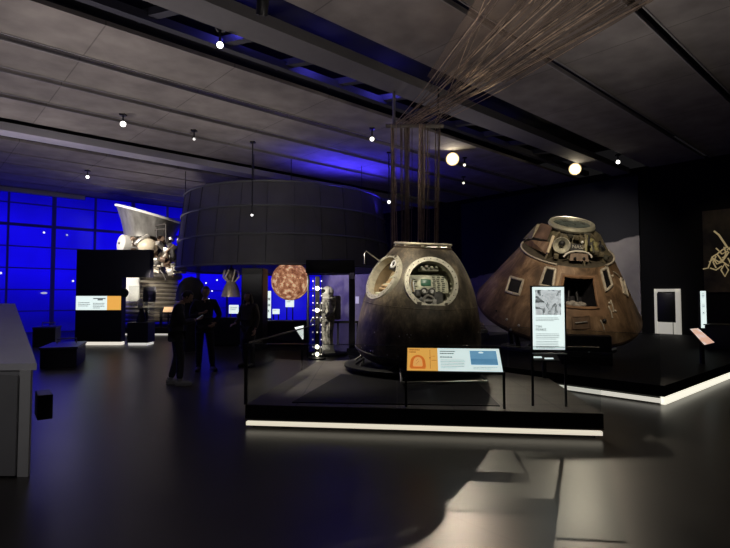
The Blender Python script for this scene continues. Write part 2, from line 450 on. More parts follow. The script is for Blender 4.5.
# front reading panel on the glass
pBL = at(407, 370.5, 6.09); pBR = at(503, 372.5, 5.97)
pBR.z = pBL.z
ux = (pBR-pBL).normalized(); wd_ = (pBR-pBL).length
bkn = Vector((-ux.y, ux.x, 0))
uy = (bkn*.80+Vector((0, 0, .62))).normalized(); ht = .385
ip = thing('information_panel', 'wide tilted reading panel, orange left third and blue photo at right, before the dark capsule', 'sign', pBL)
O = Vector((0, 0, 0))
fp = MB(); n_ = ux.cross(uy).normalized()
fp.prism([O-ux*.012-uy*.012-n_*.004, O+ux*(wd_+.012)-uy*.012-n_*.004, O+ux*(wd_+.012)+uy*(ht+.012)-n_*.004, O-ux*.012+uy*(ht+.012)-n_*.004], -n_*.03)
part('frame', fp, M_black2, ip, 20)
b1 = MB(); rect(b1, O, ux, uy, wd_*.33, wd_, 0, ht, .001); part('text_face', b1, M_lit_white, ip, 20, 'white lit text area')
b1 = MB(); rect(b1, O, ux, uy, 0, wd_*.33, 0, ht, .001); of = part('diagram_face', b1, M_lit_orange, ip, 20, 'orange lit diagram area')
# capsule diagram
def arch(mb, cx, y0, w, h, off, hole=None):
    nrm = ux.cross(uy).normalized(); P = lambda a, b: O+ux*a+uy*b+nrm*off
    pts = [(cx-w/2*.85, y0), (cx-w/2, y0+h*.12)]
    for k in range(0, 13):
        a_ = PI-PI*k/12; pts.append((cx+math.cos(a_)*w/2*.93, y0+h*.45+math.sin(a_)*h*.55))
    pts += [(cx+w/2, y0+h*.12), (cx+w/2*.85, y0)]
    mb.face([P(*p) for p in pts])
d1 = MB(); arch(d1, wd_*.115, ht*.08, wd_*.175, ht*.60, .002); dg = part('capsule_diagram', d1, M_lit_orange2, of, 20, 'red-orange dome diagram')
d1 = MB(); arch(d1, wd_*.115, ht*.17, wd_*.105, ht*.42, .003)
part('diagram_core', d1, mat('lit_orange_light', (.9, .45, .12), .5, emit=.8, ecol=(1, .48, .13)), of, 20)
d1 = MB()
for k in range(5): rect(d1, O, ux, uy, wd_*(.095+.012*(k % 3)), wd_*(.105+.012*(k % 3)), ht*(.27+.05*k), ht*(.29+.05*k), .004)
rect(d1, O, ux, uy, wd_*.245, wd_*.250, ht*.08, ht*.92, .003); rect(d1, O, ux, uy, wd_*.238, wd_*.256, ht*.53, ht*.57, .003)
lines(d1, O, ux, uy, wd_*.02, wd_*.14, ht*.93, 2, ht*.10, ht*.05, rnd, .003)
lines(d1, O, ux, uy, wd_*.262, wd_*.325, ht*.46, 1, ht*.1, ht*.025, rnd, .003); lines(d1, O, ux, uy, wd_*.262, wd_*.325, ht*.64, 1, ht*.1, ht*.02, rnd, .003)
part('diagram_print', d1, M_print_o, of, 20)
d1 = MB()
lines(d1, O, ux, uy, wd_*.355, wd_*.53, ht*.88, 2, ht*.10, ht*.05, rnd, .003)
lines(d1, O, ux, uy, wd_*.355, wd_*.585, ht*.62, 1, ht*.1, ht*.05, rnd, .003)
lines(d1, O, ux, uy, wd_*.36, wd_*.62, ht*.48, 6, ht*.068, ht*.02, rnd, .003)
lines(d1, O, ux, uy, wd_*.70, wd_*.95, ht*.18, 2, ht*.065, ht*.018, rnd, .003)
part('print', d1, M_print, ip, 20, 'grey printed text')
d1 = MB(); rect(d1, O, ux, uy, wd_*.68, wd_*.965, ht*.28, ht*.90, .002); ph = part('photograph', d1, M_lit_sky, ip, 20, 'blue photo of a parachute over sea')
d1 = MB(); rect(d1, O, ux, uy, wd_*.68, wd_*.965, ht*.28, ht*.54, .003); part('sea', d1, M_lit_sea, ph, 20)
d1 = MB(); nrm = ux.cross(uy).normalized(); d1.face([O+ux*(wd_*.80+math.cos(a_)*wd_*.028)+uy*(ht*.80+math.sin(a_)*ht*.055*(1.0 if math.sin(a_) > 0 else .35))+nrm*.0035 for a_ in [2*PI*k/14 for k in range(14)]])
part('parachute_picture', d1, M_lit_white, ph, 20)
for s_ in (-.012, wd_+.012):
    q = O+ux*s_+bkn*.02; part('post', MB().box(q+Vector((0, 0, (DK-pBL.z)/2)), (.028, .028, pBL.z-DK), Rz), M_black2, ip, 20)

# upright information panel with two legs
pV = at(533, 349.5, 6.13); pV2 = at(565, 349.5, 6.10); pV2.z = pV.z
vx = (pV2-pV).normalized(); vz = Vector((0, 0, 1)); vw = (pV2-pV).length; vh = at(533, 287, 6.13).z-pV.z
vp = thing('upright_information_panel', 'tall white lit text panel with grey photo, in front of the cone capsule', 'sign', pV)
nv = vx.cross(vz)
part('frame', MB().prism([O-vx*.02-vz*.012, O+vx*(vw+.02)-vz*.012, O+vx*(vw+.02)+vz*(vh+.015), O-vx*.02+vz*(vh+.015)], -nv*.03), M_black2, vp, 20)
d1 = MB(); rect(d1, O, vx, vz, 0, vw, 0, vh, .002); part('text_face', d1, M_lit_white, vp, 20)
M_photo = ramp_mat('lit_photo_grey', [(.35, (.07, .08, .08)), (.45, (.35, .38, .38)), (.52, (.8, .86, .86)), (.60, (.45, .48, .48)), (.68, (.85, .9, .9))], 9, .5, emit=.75, distort=1.2, detail=4)
d1 = MB(); rect(d1, O, vx, vz, vw*.09, vw*.90, vh*.55, vh*.955, .004); part('photograph', d1, M_photo, vp, 20, 'black and white photo of a crowded cabin')
me = text_mesh('TIM\nPEAKE', .044, plane_M(O+vx*(vw*.09)+vz*(vh*.345), vx, vz, .004), line=.8); part('heading', me, mat('print_dark', (.05, .07, .07), .6, emit=.05), vp)
d1 = MB(); lines(d1, O, vx, vz, vw*.1, vw*.84, vh*.51, 3, vh*.022, vh*.009, rnd, .004)
lines(d1, O, vx, vz, vw*.1, vw*.86, vh*.255, 4, vh*.027, vh*.010, rnd, .004); lines(d1, O, vx, vz, vw*.1, vw*.82, vh*.135, 5, vh*.026, vh*.010, rnd, .004)
part('print', d1, M_print, vp, 20)
part('ledge', MB().box(O+vx*(vw/2)-vz*.045+Vector((0, -.02, 0)), (vw+.02, .05, .012), Matrix.Rotation(math.atan2(vx.y, vx.x), 3, 'Z')), M_white, vp, 20, 'pale ledge under the panel')
for s_ in (-.006, vw+.006):
    part('leg', MB().box(O+vx*s_-nv*.02+Vector((0, 0, (DK-pV.z-.0)/2)), (.026, .026, pV.z-DK), Rz), M_black2, vp, 20)

# low caption strip between the two platforms
cp = at(548, 356, 8.2)
ct = thing('caption_rail', 'low slanted caption rail with white glints behind the upright white panel', 'sign', (cp.x-.05, cp.y, DK))
zc = cp.z-DK
part('post', MB().box((0, .03, zc/2-.03), (.05, .05, zc-.06)), M_black2, ct, 20)
part('top', MB().box((0, 0, zc-.03), (.42, .16, .02), Matrix.Rotation(math.radians(30), 3, 'X')), M_black2, ct, 20)
d1 = MB(); d1.box((-.12, -.01, zc-.018), (.13, .03, .01), Matrix.Rotation(math.radians(30), 3, 'X')); d1.box((.05, -.04, zc-.033), (.14, .025, .01), Matrix.Rotation(math.radians(30), 3, 'X'))
part('caption', d1, M_lit_white, ct, 20)

# ------------------------------------------------------------------ dark bell-shaped descent capsule
TILT = Matrix.Rotation(math.radians(2.5), 4, 'Y') @ Matrix.Rotation(math.radians(6), 4, 'X')
S_Z = .43
cap = thing('descent_capsule', 'charred black bell-shaped descent capsule with two round open hatches on the left platform', 'space capsule', (S_C.x, S_C.y, S_Z), TILT.to_euler())
M_char = ramp_mat('charred_hull', [(.30, (.022, .018, .014)), (.42, (.060, .049, .034)), (.54, (.125, .10, .068)), (.68, (.30, .24, .15))], 4.2, .50, 0, detail=9, stretch=(1, 1, .6), bump=.25, rrough=.7)
prof0 = [(0, -.02), (.5, .0), (.80, .03), (.98, .09), (1.07, .17), (1.105, .26), (1.10, .45), (1.075, .70), (1.03, .95), (.975, 1.18), (.90, 1.40), (.81, 1.60), (.70, 1.79), (.59, 1.94), (.50, 2.03), (.46, 2.06)]
def spline(prof, n):
    out = []
    for i in range(len(prof)-1):
        p0 = prof[max(i-1, 0)]; p1 = prof[i]; p2 = prof[i+1]; p3 = prof[min(i+2, len(prof)-1)]
        for k in range(n):
            t_ = k/n
            f = lambda a, b, c, d: .5*((2*b)+(-a+c)*t_+(2*a-5*b+4*c-d)*t_*t_+(-a+3*b-3*c+d)*t_**3)
            out.append((max(0, f(p0[0], p1[0], p2[0], p3[0])), f(p0[1], p1[1], p2[1], p3[1])))
    out.append(prof[-1]); return out
prof = spline(prof0, 5)
def hull_r(z):
    for (r0, z0), (r1, z1) in zip(prof0, prof0[1:]):
        if z0 <= z <= z1: return r0+(r1-r0)*(z-z0)/(z1-z0)
    return .5
def hatch_frame(az, z, el):
    """local frame of a round hatch: az measured from facing -Y towards +X"""
    d = Vector((math.sin(az), -math.cos(az), 0)); n = (d*math.cos(el)+Vector((0, 0, math.sin(el)))).normalized()
    c = d*hull_r(z)+Vector((0, 0, z))-n*.065
    x = Vector((math.cos(az), math.sin(az), 0)); y = n.cross(x)
    return Matrix(((x.x, y.x, n.x, c.x), (x.y, y.y, n.y, c.y), (x.z, y.z, n.z, c.z), (0, 0, 0, 1)))
HF = [hatch_frame(math.radians(6), 1.50, math.radians(22)), hatch_frame(math.radians(-62), 1.55, math.radians(27))]
HR = [.40, .39]
mbh = MB(); mbh.lathe(prof, 160)
for Fm, hr in zip(HF, HR):
    inv = Fm.inverted()
    dead = [f for f in mbh.bm.faces if (lambda q: q.z > -.45 and math.hypot(q.x, q.y) < hr+.005)(inv @ f.calc_center_median())]
    bmesh.ops.delete(mbh.bm, geom=dead, context='FACES')
hull = part('hull', mbh, M_char, cap, 50)
M_ring = mat('hatch_ring_pale', (.56, .53, .42), .45, .35, .22, 16)
M_dark_in = mat('hatch_interior_dark', (.05, .048, .035), .6, 0, .4, 9)
M_green = mat('screen_green', (.03, .09, .05), .3, emit=.05, ecol=(.2, .8, .4))
for i, (Fm, hr) in enumerate(zip(HF, HR)):
    m_ = MB()
    m_.lathe([(hr-.035, -.10), (hr-.03, .03), (hr+.045, .022), (hr+.06, -.03), (hr+.06, -.22)], 64, Fm)
    rg = part('hatch_ring', m_, M_ring, cap, 35, 'pale bolted ring round the hatch')
    for k in range(24):
        a_ = 2*PI*k/24; p = Fm @ Vector((math.cos(a_)*(hr+.010), math.sin(a_)*(hr+.010), .024)); part('bolt', MB().ball(p, .010, 6), M_dark_in, rg, 60)
    m_ = MB(); m_.lathe([(hr-.03, -.02), (hr-.04, -.30), (hr-.08, -.42), (0, -.42)], 48, Fm)
    wl = part('hatch_well', m_, mat('hatch_well_cream%d' % i, (.30, .29, .20) if i == 0 else (.18, .13, .07), .7, 0, .35, 7), cap, 35)
    Rf = Fm.to_3x3()
    def fb(mb, x, y, z, sx, sy, sz, bev=.004): mb.box(Fm @ Vector((x, y, z)), (sx, sy, sz), Rf, bev)
    if i == 0:
        m_ = MB(); fb(m_, .0, .04, -.20, .66, .30, .05, .01); ipn = part('instrument_board', m_, M_cream, cap, 30, 'pale green instrument board')
        m_ = MB(); fb(m_, -.05, .06, -.168, .17, .11, .02); part('display_screen', m_, M_green, ipn, 30, 'small green display')
        M_sw = mat('switch_dark_green', (.13, .14, .09), .5, 0, .5, 30)
        for k in range(26):
            m_ = MB(); fb(m_, .09+.075*(k % 3)+rnd.uniform(-.01, .01), -.08+.034*(k//3), -.17, .045, .018, .015, .002); part('switch', m_, M_sw, ipn, 30)
        for k in range(5):
            m_ = MB(); fb(m_, -.25+.03*(k % 2), -.05+.04*k, -.17, .05, .016, .012, .002); part('switch', m_, M_sw, ipn, 30)
        m_ = MB(); fb(m_, .0, .285, -.17, .34, .07, .08, .02)
        for k in range(4): fb(m_, -.13+.085*k, .30+.01*(k % 2), -.10, .05, .045, .05, .01)
        part('upper_equipment', m_, mat('pale_equipment', (.45, .44, .34), .5, 0, .4, 14), cap, 30)
        m_ = MB(); fb(m_, -.02, -.23, -.17, .50, .26, .10, .03); fb(m_, -.20, -.15, -.12, .10, .12, .08, .02)
        lo = part('control_housing', m_, mat('control_housing_dark', (.045, .045, .04), .45, 0, .5, 10), cap, 35, 'dark control housing')
        for sx in (-.085, .045):
            m_ = MB(); m_.lathe([(.062, 0), (.062, .06), (.045, .075), (.03, .055), (0, .055)], 24, Fm @ Matrix.Translation((sx-.02, -.12, -.115))); part('dial', m_, mat('dial_grey', (.22, .22, .2), .4, .3, .4, 20), lo, 35)
        m_ = MB(); m_.torus(.085, .022, Fm @ Matrix.Translation((-.03, -.27, -.09)), 24, 8); fb(m_, -.03, -.27, -.10, .20, .03, .03); fb(m_, .06, -.30, -.08, .06, .09, .05); part('hand_grip', m_, mat('grip_grey', (.28, .27, .24), .5, 0, .4, 20), lo, 35)
        for k in range(5):
            m_ = MB(); x = -.36+.025*k
            m_.tube([Fm @ Vector((x, .14-.02*k, -.12)), Fm @ Vector((x-.02, .0, -.08)), Fm @ Vector((x+.01, -.12, -.13))], .009, 6)
            part('cable', m_, M_tan if k % 2 else M_white, cap, 60)
        m_ = MB()
        for k in range(9):
            a_ = -1.1+.24*k; m_.box(Fm @ Vector((math.cos(a_)*.37, math.sin(a_)*.37, -.12)), (.05, .03, .035), Rf, .006)
        part('side_fittings', m_, M_cream, cap, 30)
    else:
        for k in range(7):
            m_ = MB(); y = -.30+.06*k
            m_.tube([Fm @ Vector((-.28+.03*k, y, -.22)), Fm @ Vector((-.05, y+.05*math.sin(k), -.05-.02*k)), Fm @ Vector((.22-.03*k, y+.10, -.20))], .022, 7)
            part('strap', m_, M_tan if k % 3 else M_cream, cap, 60, 'tan webbing strap')
        m_ = MB(); fb(m_, .05, .26, -.12, .30, .16, .10, .02); bx = part('upper_equipment', m_, M_dark_in, cap, 35)
        m_ = MB(); m_.torus(.06, .02, Fm @ Matrix.Translation((.08, .26, -.03)), 24, 8); part('handle_ring', m_, M_white, bx, 35, 'white ring handle')
        m_ = MB(); fb(m_, -.05, -.05, -.30, .5, .55, .05, .02); part('seat_liner', m_, mat('seat_liner_tan', (.42, .32, .18), .7, 0, .4, 9), cap, 35)
        m_ = MB(); fb(m_, .16, .02, -.14, .10, .32, .06, .02); part('side_fittings', m_, M_cream, cap, 35)
# top collar and pale ring
m_ = MB(); m_.lathe([(.50, 2.00), (.52, 2.05), (.44, 2.07), (.36, 2.06), (.36, 1.98), (0, 1.97)], 56); part('top_collar', m_, mat('collar_bronze', (.10, .075, .05), .5, .2, .4, 6), cap, 40)
m_ = MB(); m_.torus(.49, .026, Matrix.Translation((0, 0, 2.10)), 64, 10); tr = part('docking_ring', m_, M_alu, cap, 60, 'pale metal ring on top')
for k in range(10):
    a_ = 2*PI*k/10+.2; part('latch', MB().box((math.cos(a_)*.47, math.sin(a_)*.47, 2.065), (.07, .05, .05), Matrix.Rotation(a_, 3, 'Z'), .006), M_alu, tr, 30)
# edge flange and lower rim
m_ = MB(); m_.torus(1.105, .02, Matrix.Translation((0, 0, .24)), 96, 8); part('lower_rim', m_, mat('rim_dark_metal', (.06, .055, .05), .4, .6, .3, 10), cap, 60)
# small weld band
m_ = MB(); m_.torus(1.004, .008, Matrix.Translation((0, 0, 1.07)), 96, 6); part('seam_band', m_, M_char, cap, 60)
# bent antenna on the left shoulder
invT = (Matrix.Translation((S_C.x, S_C.y, S_Z)) @ TILT).inverted()
def SL(px, py, Y): return invT @ at(px, py, Y)
m_ = MB(); m_.tube([SL(381, 262, 8.95), SL(366, 251, 8.85), SL(364.5, 254, 8.83), SL(364.3, 264, 8.82)], [.014, .013, .013, .01], 7); part('antenna', m_, M_steel, cap, 60, 'bent thin antenna rod')
m_ = MB()
for k in range(26):
    a_ = rnd.uniform(-2.8, -.3); z = rnd.choice([.27, .30, .36, .62, .66]); r = hull_r(z)+.004
    m_.ball((math.cos(a_)*r, math.sin(a_)*r, z), .012, 6)
part('rivets', m_, M_steel, cap, 60)

# support stand
ss = thing('capsule_stand', 'black low cradle with V struts and steel front bar holding the dark capsule', 'stand', (S_C.x, S_C.y, DK+.03 if False else DK))
m_ = MB(); m_.lathe([(0, .05), (1.26, .05), (1.30, .07), (1.30, .11), (1.22, .14), (1.08, .12), (1.0, .08), (0, .08)], 64); part('base_ring', m_, M_deck_dark, ss, 35)
for k in range(8):
    a_ = -PI/2+2*PI*(k+.5)/8
    m_ = MB()
    for s_ in (-.12, .12):
        m_.tube([(math.cos(a_+s_)*1.15, math.sin(a_+s_)*1.17, .12), (math.cos(a_)*1.03, math.sin(a_)*1.03, .235)], .018, 8)
    part('strut', m_, M_black2, ss, 40)
m_ = MB(); m_.tube([(-.42, -2.0, .10), (.80, -1.92, .10)], .016, 8); part('front_bar', m_, M_steel, ss, 40, 'bright steel bar across the front')
m_ = MB(); m_.lathe([(.74, .08), (.80, .08), (.80, .145), (.74, .145), (.74, .08)], 64); part('cradle_ring', m_, M_black2, ss, 35)
for k in (0, 1):
    m_ = MB(); pz = Vector((-.42, -2.0, .10) if k == 0 else (.80, -1.92, .10)); m_.tube([pz, pz+Vector((.05, .9, .02)), pz+Vector((.08, 1.15, .17))], .02, 8); part('bar_bracket', m_, M_steel, ss, 40)
# little uplighter puck under the capsule
pk = at(426.6, 376, 8.14)
sl = thing('puck_light', 'tiny bright puck light under the front of the dark capsule', 'light', (pk.x, pk.y-.02, DK+.03))
m_ = MB(); m_.lathe([(0, 0), (.05, 0), (.05, .05), (.04, .055), (0, .055)], 20); part('housing', m_, M_black2, sl)
m_ = MB(); m_.ball((0, -.035, .05), .022, 10); part('lens', m_, mat('puck_glow', (1, 1, 1), .4, emit=12, ecol=(.8, .92, 1)), sl)
lamp('POINT', (pk.x, pk.y-.14, DK+.13), None, 1.1, (.8, .9, 1), .02)

# ------------------------------------------------------------------ right platform
c2 = ground(664.5, 406); u0, v0 = UV(c2); u1, v1 = 19.6, v0+7.2
p2 = thing('exhibit_platform', 'large black corner platform with glowing edges under the brown cone capsule', 'platform', W(u0, v0), (0, 0, HALL))
m_ = MB(); m_.box(((u1-u0)/2+.05, (v1-v0)/2+.05, .065), (u1-u0-.1, v1-v0-.1, .13)); part('base', m_, M_fascia, p2, 20)
m_ = MB(); m_.box(((u1-u0)/2, (v1-v0)/2, .13+.08), (u1-u0, v1-v0, .16)); part('deck', m_, M_deck_dark, p2, 20)
m_ = MB(); m_.box((.04, 1.35, .06), (.06, 2.6, .06)); part('light_strip', m_, M_led_soft, p2, 20, 'glowing strip under the left edge')
m_ = MB(); m_.box((5.7, .035, .07), (11.3, .06, .125)); part('light_strip', m_, mat('led_strip_bright', (.9, .88, .8), .5, emit=1.0, ecol=(1, .95, .78)), p2, 20, 'bright glowing strip under the right edge')
g2 = thing('glass_barrier', 'clear glass barrier along the left edge of the cone capsule platform', 'barrier', W(u0, v0, .29), (0, 0, HALL))
for (x0, y0, x1, y1) in ((.06, .06, .06, 2.6), (.06, 2.65, .06, 5.5)):
    o = part('glass_panel', MB().box(((x0+x1)/2, (y0+y1)/2, .37), (max(.014, x1-x0), max(.014, y1-y0), .74)), M_glass, g2, 20)
    part('edge', MB().box(((x0+x1)/2, (y0+y1)/2, .742), (max(.014, x1-x0), max(.014, y1-y0), .006)), M_glass_edge, o, 20)

# ------------------------------------------------------------------ brown cone capsule
R0 = 1.95; TAN = math.tan(math.radians(32.5)); S1 = 1.44
a_c = at(556, 305, 12.8)
tow = Vector((-a_c.x, -a_c.y, 0)).normalized(); rgt = Vector((-tow.y, tow.x, 0))
axis = (Vector((0, 0, 1))*.90+tow*.40+rgt*.175).normalized()
yl = -(tow-axis*tow.dot(axis)).normalized()       # local -Y faces the visitor
xl = yl.cross(axis)
MA = Matrix(((xl.x, yl.x, axis.x, a_c.x), (xl.y, yl.y, axis.y, a_c.y), (xl.z, yl.z, axis.z, a_c.z), (0, 0, 0, 1)))
MAi = MA.inverted()
ap = thing('command_module_capsule', 'scorched brown cone-shaped capsule tilted on its stand, on the right platform', 'space capsule', MA.to_translation(), MA.to_euler())
def cone_hit(px, py):
    """local (s along axis, azimuth) where the sight line meets the cone"""
    o = MAi @ Vector((0, 0, EYE)); d = MAi.to_3x3() @ ray(px, py)
    # x^2+y^2 = (R0 - TAN z)^2
    a_ = d.x**2+d.y**2-(TAN*d.z)**2; b_ = 2*(o.x*d.x+o.y*d.y+TAN*d.z*(R0-TAN*o.z)); c_ = o.x**2+o.y**2-(R0-TAN*o.z)**2
    D = b_*b_-4*a_*c_
    if D < 0: D = 0
    ts = sorted([(-b_-math.sqrt(D))/(2*a_), (-b_+math.sqrt(D))/(2*a_)])
    for t_ in ts:
        p = o+d*t_
        if t_ > 0 and -.2 < p.z < 2.6: return p.z, math.atan2(p.x, -p.y)
    p = o+d*ts[0]; return p.z, math.atan2(p.x, -p.y)
def cp_(s, ph, off=0.0):
    r = R0-TAN*s; c = math.cos(math.atan(TAN)); n_s = math.sin(math.atan(TAN))
    return Vector((math.sin(ph)*(r+off*c), -math.cos(ph)*(r+off*c), s+off*n_s))
M_abl = ramp_mat('scorched_ablator', [(.25, (.035, .022, .014)), (.42, (.115, .070, .040)), (.55, (.24, .150, .085)), (.68, (.42, .29, .18)), (.85, (.22, .135, .08))], 1.7, .55, .1, detail=10, stretch=(1.6, 1.6, .45), bump=.3, rrough=.68, distort=.4)
M_abl_d = ramp_mat('scorched_ablator_dark', [(.3, (.05, .033, .022)), (.6, (.16, .095, .055)), (.8, (.26, .165, .10))], 3, .6, detail=8, bump=.3)
hc = [cone_hit(*q) for q in ((561, 276), (594, 277), (597, 307), (562, 307))]
hs1 = (hc[0][0]+hc[1][0])/2; hs0 = (hc[2][0]+hc[3][0])/2
hp0 = (hc[0][1]+hc[3][1])/2; hp1 = (hc[1][1]+hc[2][1])/2
svals = sorted(set([S1*k/24 for k in range(25)]+[hs0, hs1])); pv = sorted(set([-PI+2*PI*k/120 for k in range(120)]+[hp0, hp1]))
mc = MB(); vg = [[mc.bm.verts.new(cp_(s, p)) for p in pv] for s in svals]
for i in range(len(svals)-1):
    for j in range(len(pv)):
        sm = (svals[i]+svals[i+1])/2; j2 = (j+1) % len(pv); pm = (pv[j]+pv[j2])/2 if j2 else PI
        if hs0 < sm < hs1 and hp0 < pm < hp1: continue
        mc.bm.faces.new((vg[i][j], vg[i][j2], vg[i+1][j2], vg[i+1][j]))
part('cone_shell', mc, M_abl, ap, 40)
m_ = MB(); m_.lathe([(R0, 0), (R0+.012, -.05), (R0-.02, -.11), (R0-.12, -.17), (1.5, -.27), (1.0, -.36), (.5, -.41), (0, -.425)], 96); part('heat_shield', m_, ramp_mat('heat_shield_char', [(.3, (.03, .02, .014)), (.6, (.10, .06, .035)), (.8, (.2, .13, .08))], 2.2, .7, detail=8, bump=.4), ap, 40, 'dark curved heat shield')
def patch(mb, poly, off, nsub=6):
    """fill a four-corner (s,phi) patch laid on the cone"""
    (a, b, c, d) = poly
    def f(u_, v_):
        s = (a[0]*(1-u_)+b[0]*u_)*(1-v_)+(d[0]*(1-u_)+c[0]*u_)*v_; p = (a[1]*(1-u_)+b[1]*u_)*(1-v_)+(d[1]*(1-u_)+c[1]*u_)*v_
        return cp_(s, p, off)
    mb.grid(f, nsub, nsub)
def edge_tube(mb, poly, off, r, closed=True):
    pts = []
    n = len(poly)
    for i in range(n if closed else n-1):
        a = poly[i]; b = poly[(i+1) % n]
        for k in range(6): pts.append(cp_(a[0]+(b[0]-a[0])*k/6, a[1]+(b[1]-a[1])*k/6, off))
    pts.append(cp_(*poly[0], off) if closed else cp_(*poly[-1], off)); mb.tube(pts, r, 6)
# hatch opening: reveal, dark cabin behind, clear cover
def inner(s, p, dep): return cp_(s, p, -dep)
m_ = MB()
cor = [(hs0, hp0), (hs0, hp1), (hs1, hp1), (hs1, hp0)]
for i in range(4):
    a = cor[i]; b = cor[(i+1) % 4]
    m_.grid(lambda u_, v_: cp_(a[0]+(b[0]-a[0])*u_, a[1]+(b[1]-a[1])*u_, -.55*v_), 8, 2)
m_.grid(lambda u_, v_: cp_(hs0+(hs1-hs0)*u_, hp0+(hp1-hp0)*v_, -.55), 6, 6)
M_cabin = mat('cabin_dark', (.022, .021, .024), .5, 0, .3, 8)
hw = part('hatch_opening', m_, M_cabin, ap, 30, 'dark square hatch opening')
sm, pm = (hs0+hs1)/2, (hp0+hp1)/2
m_ = MB()
for k, (ds, dp, sz) in enumerate(((-.34, -.10, .10), (-.36, .02, .12), (-.33, .12, .09), (-.28, -.04, .07))):
    m_.ball(cp_(sm+ds*(hs1-hs0), pm+dp, -.25), sz, 10, (1.1, .8, .55))
part('cabin_fittings', m_, mat('cabin_fittings_pale', (.40, .36, .30), .6, 0, .5, 14), hw, 50, 'pale fittings at the bottom of the hatch')
m_ = MB()
for dp in (-.10, .10): m_.tube([cp_(hs0+.05, pm+dp, -.40), cp_(hs1-.02, pm+dp*.8, -.42)], .03, 8)
part('couch_strut', m_, mat('couch_strut', (.07, .07, .07), .4, .5), hw, 50)
m_ = MB(); patch(m_, [(hs0, hp0), (hs0, hp1), (hs1, hp1), (hs1, hp0)], .004); part('hatch_cover', m_, glass('hatch_acrylic', (.82, .82, .85), .7), hw, 40)
m_ = MB(); edge_tube(m_, cor, .01, .035); part('hatch_frame', m_, ramp_mat('hatch_frame_brown', [(.3, (.14, .075, .04)), (.7, (.30, .17, .09))], 5, .6), ap, 50, 'red-brown hatch frame')
ex = .12
m_ = MB()
oc = [(hs0-.16, hp0-.10), (hs0-.16, hp1+.14), (hs1+.05, hp1+.09), (hs1+.05, hp0-.05)]
for i in range(4):
    a, b = cor[i], cor[(i+1) % 4]; a2, b2 = oc[i], oc[(i+1) % 4]
    patch(m_, [a, b, b2, a2], .006, 5)
part('hatch_surround', m_, ramp_mat('hatch_surround_brown', [(.3, (.13, .075, .042)), (.7, (.27, .16, .09))], 4, .6, bump=.2), ap, 40)
# windows
M_pane = mat('window_pane_dark', (.012, .012, .014), .12, 0, .2, 5)
M_wfr = mat('window_frame_pale', (.52, .46, .37), .5, .2, .25, 14)
wins = [((511, 277), (523.5, 280.5), (519.5, 295), (506.5, 291.5)), ((546, 267.5), (555.5, 269.5), (553, 287.5), (540, 285)), ((600.5, 270.5), (606.5, 267.5), (611.5, 285), (605.5, 291)), ((620, 278.5), (622.5, 280), (627, 296.5), (623.5, 293))]
for q in wins:
    poly = [cone_hit(*p) for p in q]
    m_ = MB(); patch(m_, poly, .006); w_ = part('window_pane', m_, M_pane, ap, 40, 'black window')
    m_ = MB(); edge_tube(m_, poly, .012, .032); part('window_frame', m_, M_wfr, w_, 50, 'pale window frame')
# dark panel below the hatch, small thruster ports and fittings
poly = [cone_hit(*p) for p in ((572, 317), (589, 316), (590, 328), (572, 329))]
m_ = MB(); patch(m_, poly, .008); dp_ = part('lower_access_panel', m_, M_abl_d, ap, 40, 'dark access panel below the hatch')
m_ = MB(); edge_tube(m_, poly, .01, .014); part('panel_frame', m_, M_abl_d, dp_, 50)
c4 = [(poly[0][0]*.5+poly[3][0]*.5, poly[0][1]), (poly[1][0]*.5+poly[2][0]*.5, poly[1][1])]
m_ = MB(); m_.tube([cp_(c4[0][0], c4[0][1]*.85+c4[1][1]*.15, .03), cp_(c4[1][0], c4[0][1]*.15+c4[1][1]*.85, .03)], .02, 8); part('bar', m_, M_steel, dp_, 50)
for (x, y, r, mm_) in ((496.5, 311, .022, M_black), (507, 319.5, .03, M_white), (519, 325.5, .03, M_white), (511, 330, .03, M_white), (609, 303, .03, M_wfr), (604, 321, .05, M_black), (612, 276, .03, M_wfr), (615, 311, .03, M_wfr)):
    s, p = cone_hit(x, y); c = cp_(s, p, .01)
    m_ = MB(); m_.ball(c, r, 10, (1, 1, 1)); part('thruster_port', m_, mm_, ap, 60)
m_ = MB()
for q in (((610, 300), (613, 312)), ((613, 272), (619, 277)), ((608, 306), (612, 318)), ((600, 320), (604, 330))):
    a = cone_hit(*q[0]); b = cone_hit(*q[1]); m_.tube([cp_(*a, .015), cp_((a[0]+b[0])/2, (a[1]+b[1])/2, .03), cp_(*b, .015)], .016, 6)
part('handhold', m_, M_wfr, ap, 50)
# forward deck with pale ring, parachute bay equipment, tunnel and acrylic-covered docking ring
r1 = R0-TAN*S1
m_ = MB(); m_.lathe([(r1, S1), (r1-.03, S1+.02), (.62, S1+.03), (.60, S1+.0)], 72); part('forward_deck', m_, mat('forward_deck_dark', (.06, .05, .035), .6, 0, .4, 8), ap, 35)
m_ = MB(); m_.torus(r1+.015, .022, Matrix.Translation((0, 0, S1+.01)), 96, 8, math.radians(-35), math.radians(35)); m_.torus(r1+.015, .022, Matrix.Translation((0, 0, S1+.01)), 96, 8, math.radians(150), math.radians(262)); part('deck_ring', m_, M_wfr, ap, 60, 'pale ring round the top deck')
m_ = MB(); m_.lathe([(.60, S1), (.56, S1+.30), (.47, S1+.55), (.42, S1+.62)], 56); part('docking_tunnel', m_, ramp_mat('tunnel_olive', [(.3, (.05, .045, .03)), (.6, (.17, .15, .095)), (.8, (.30, .27, .18))], 5, .6), ap, 40, 'olive docking tunnel')
ZT = S1+.66
m_ = MB(); m_.lathe([(.34, ZT-.06), (.50, ZT-.05), (.525, ZT), (.50, ZT+.06), (.43, ZT+.065), (.41, ZT+.01), (.34, ZT-.02)], 72); rgm = part('docking_ring', m_, mat('ring_pale_olive', (.36, .35, .27), .4, .3, .15, 9), ap, 40, 'pale round docking ring on top')
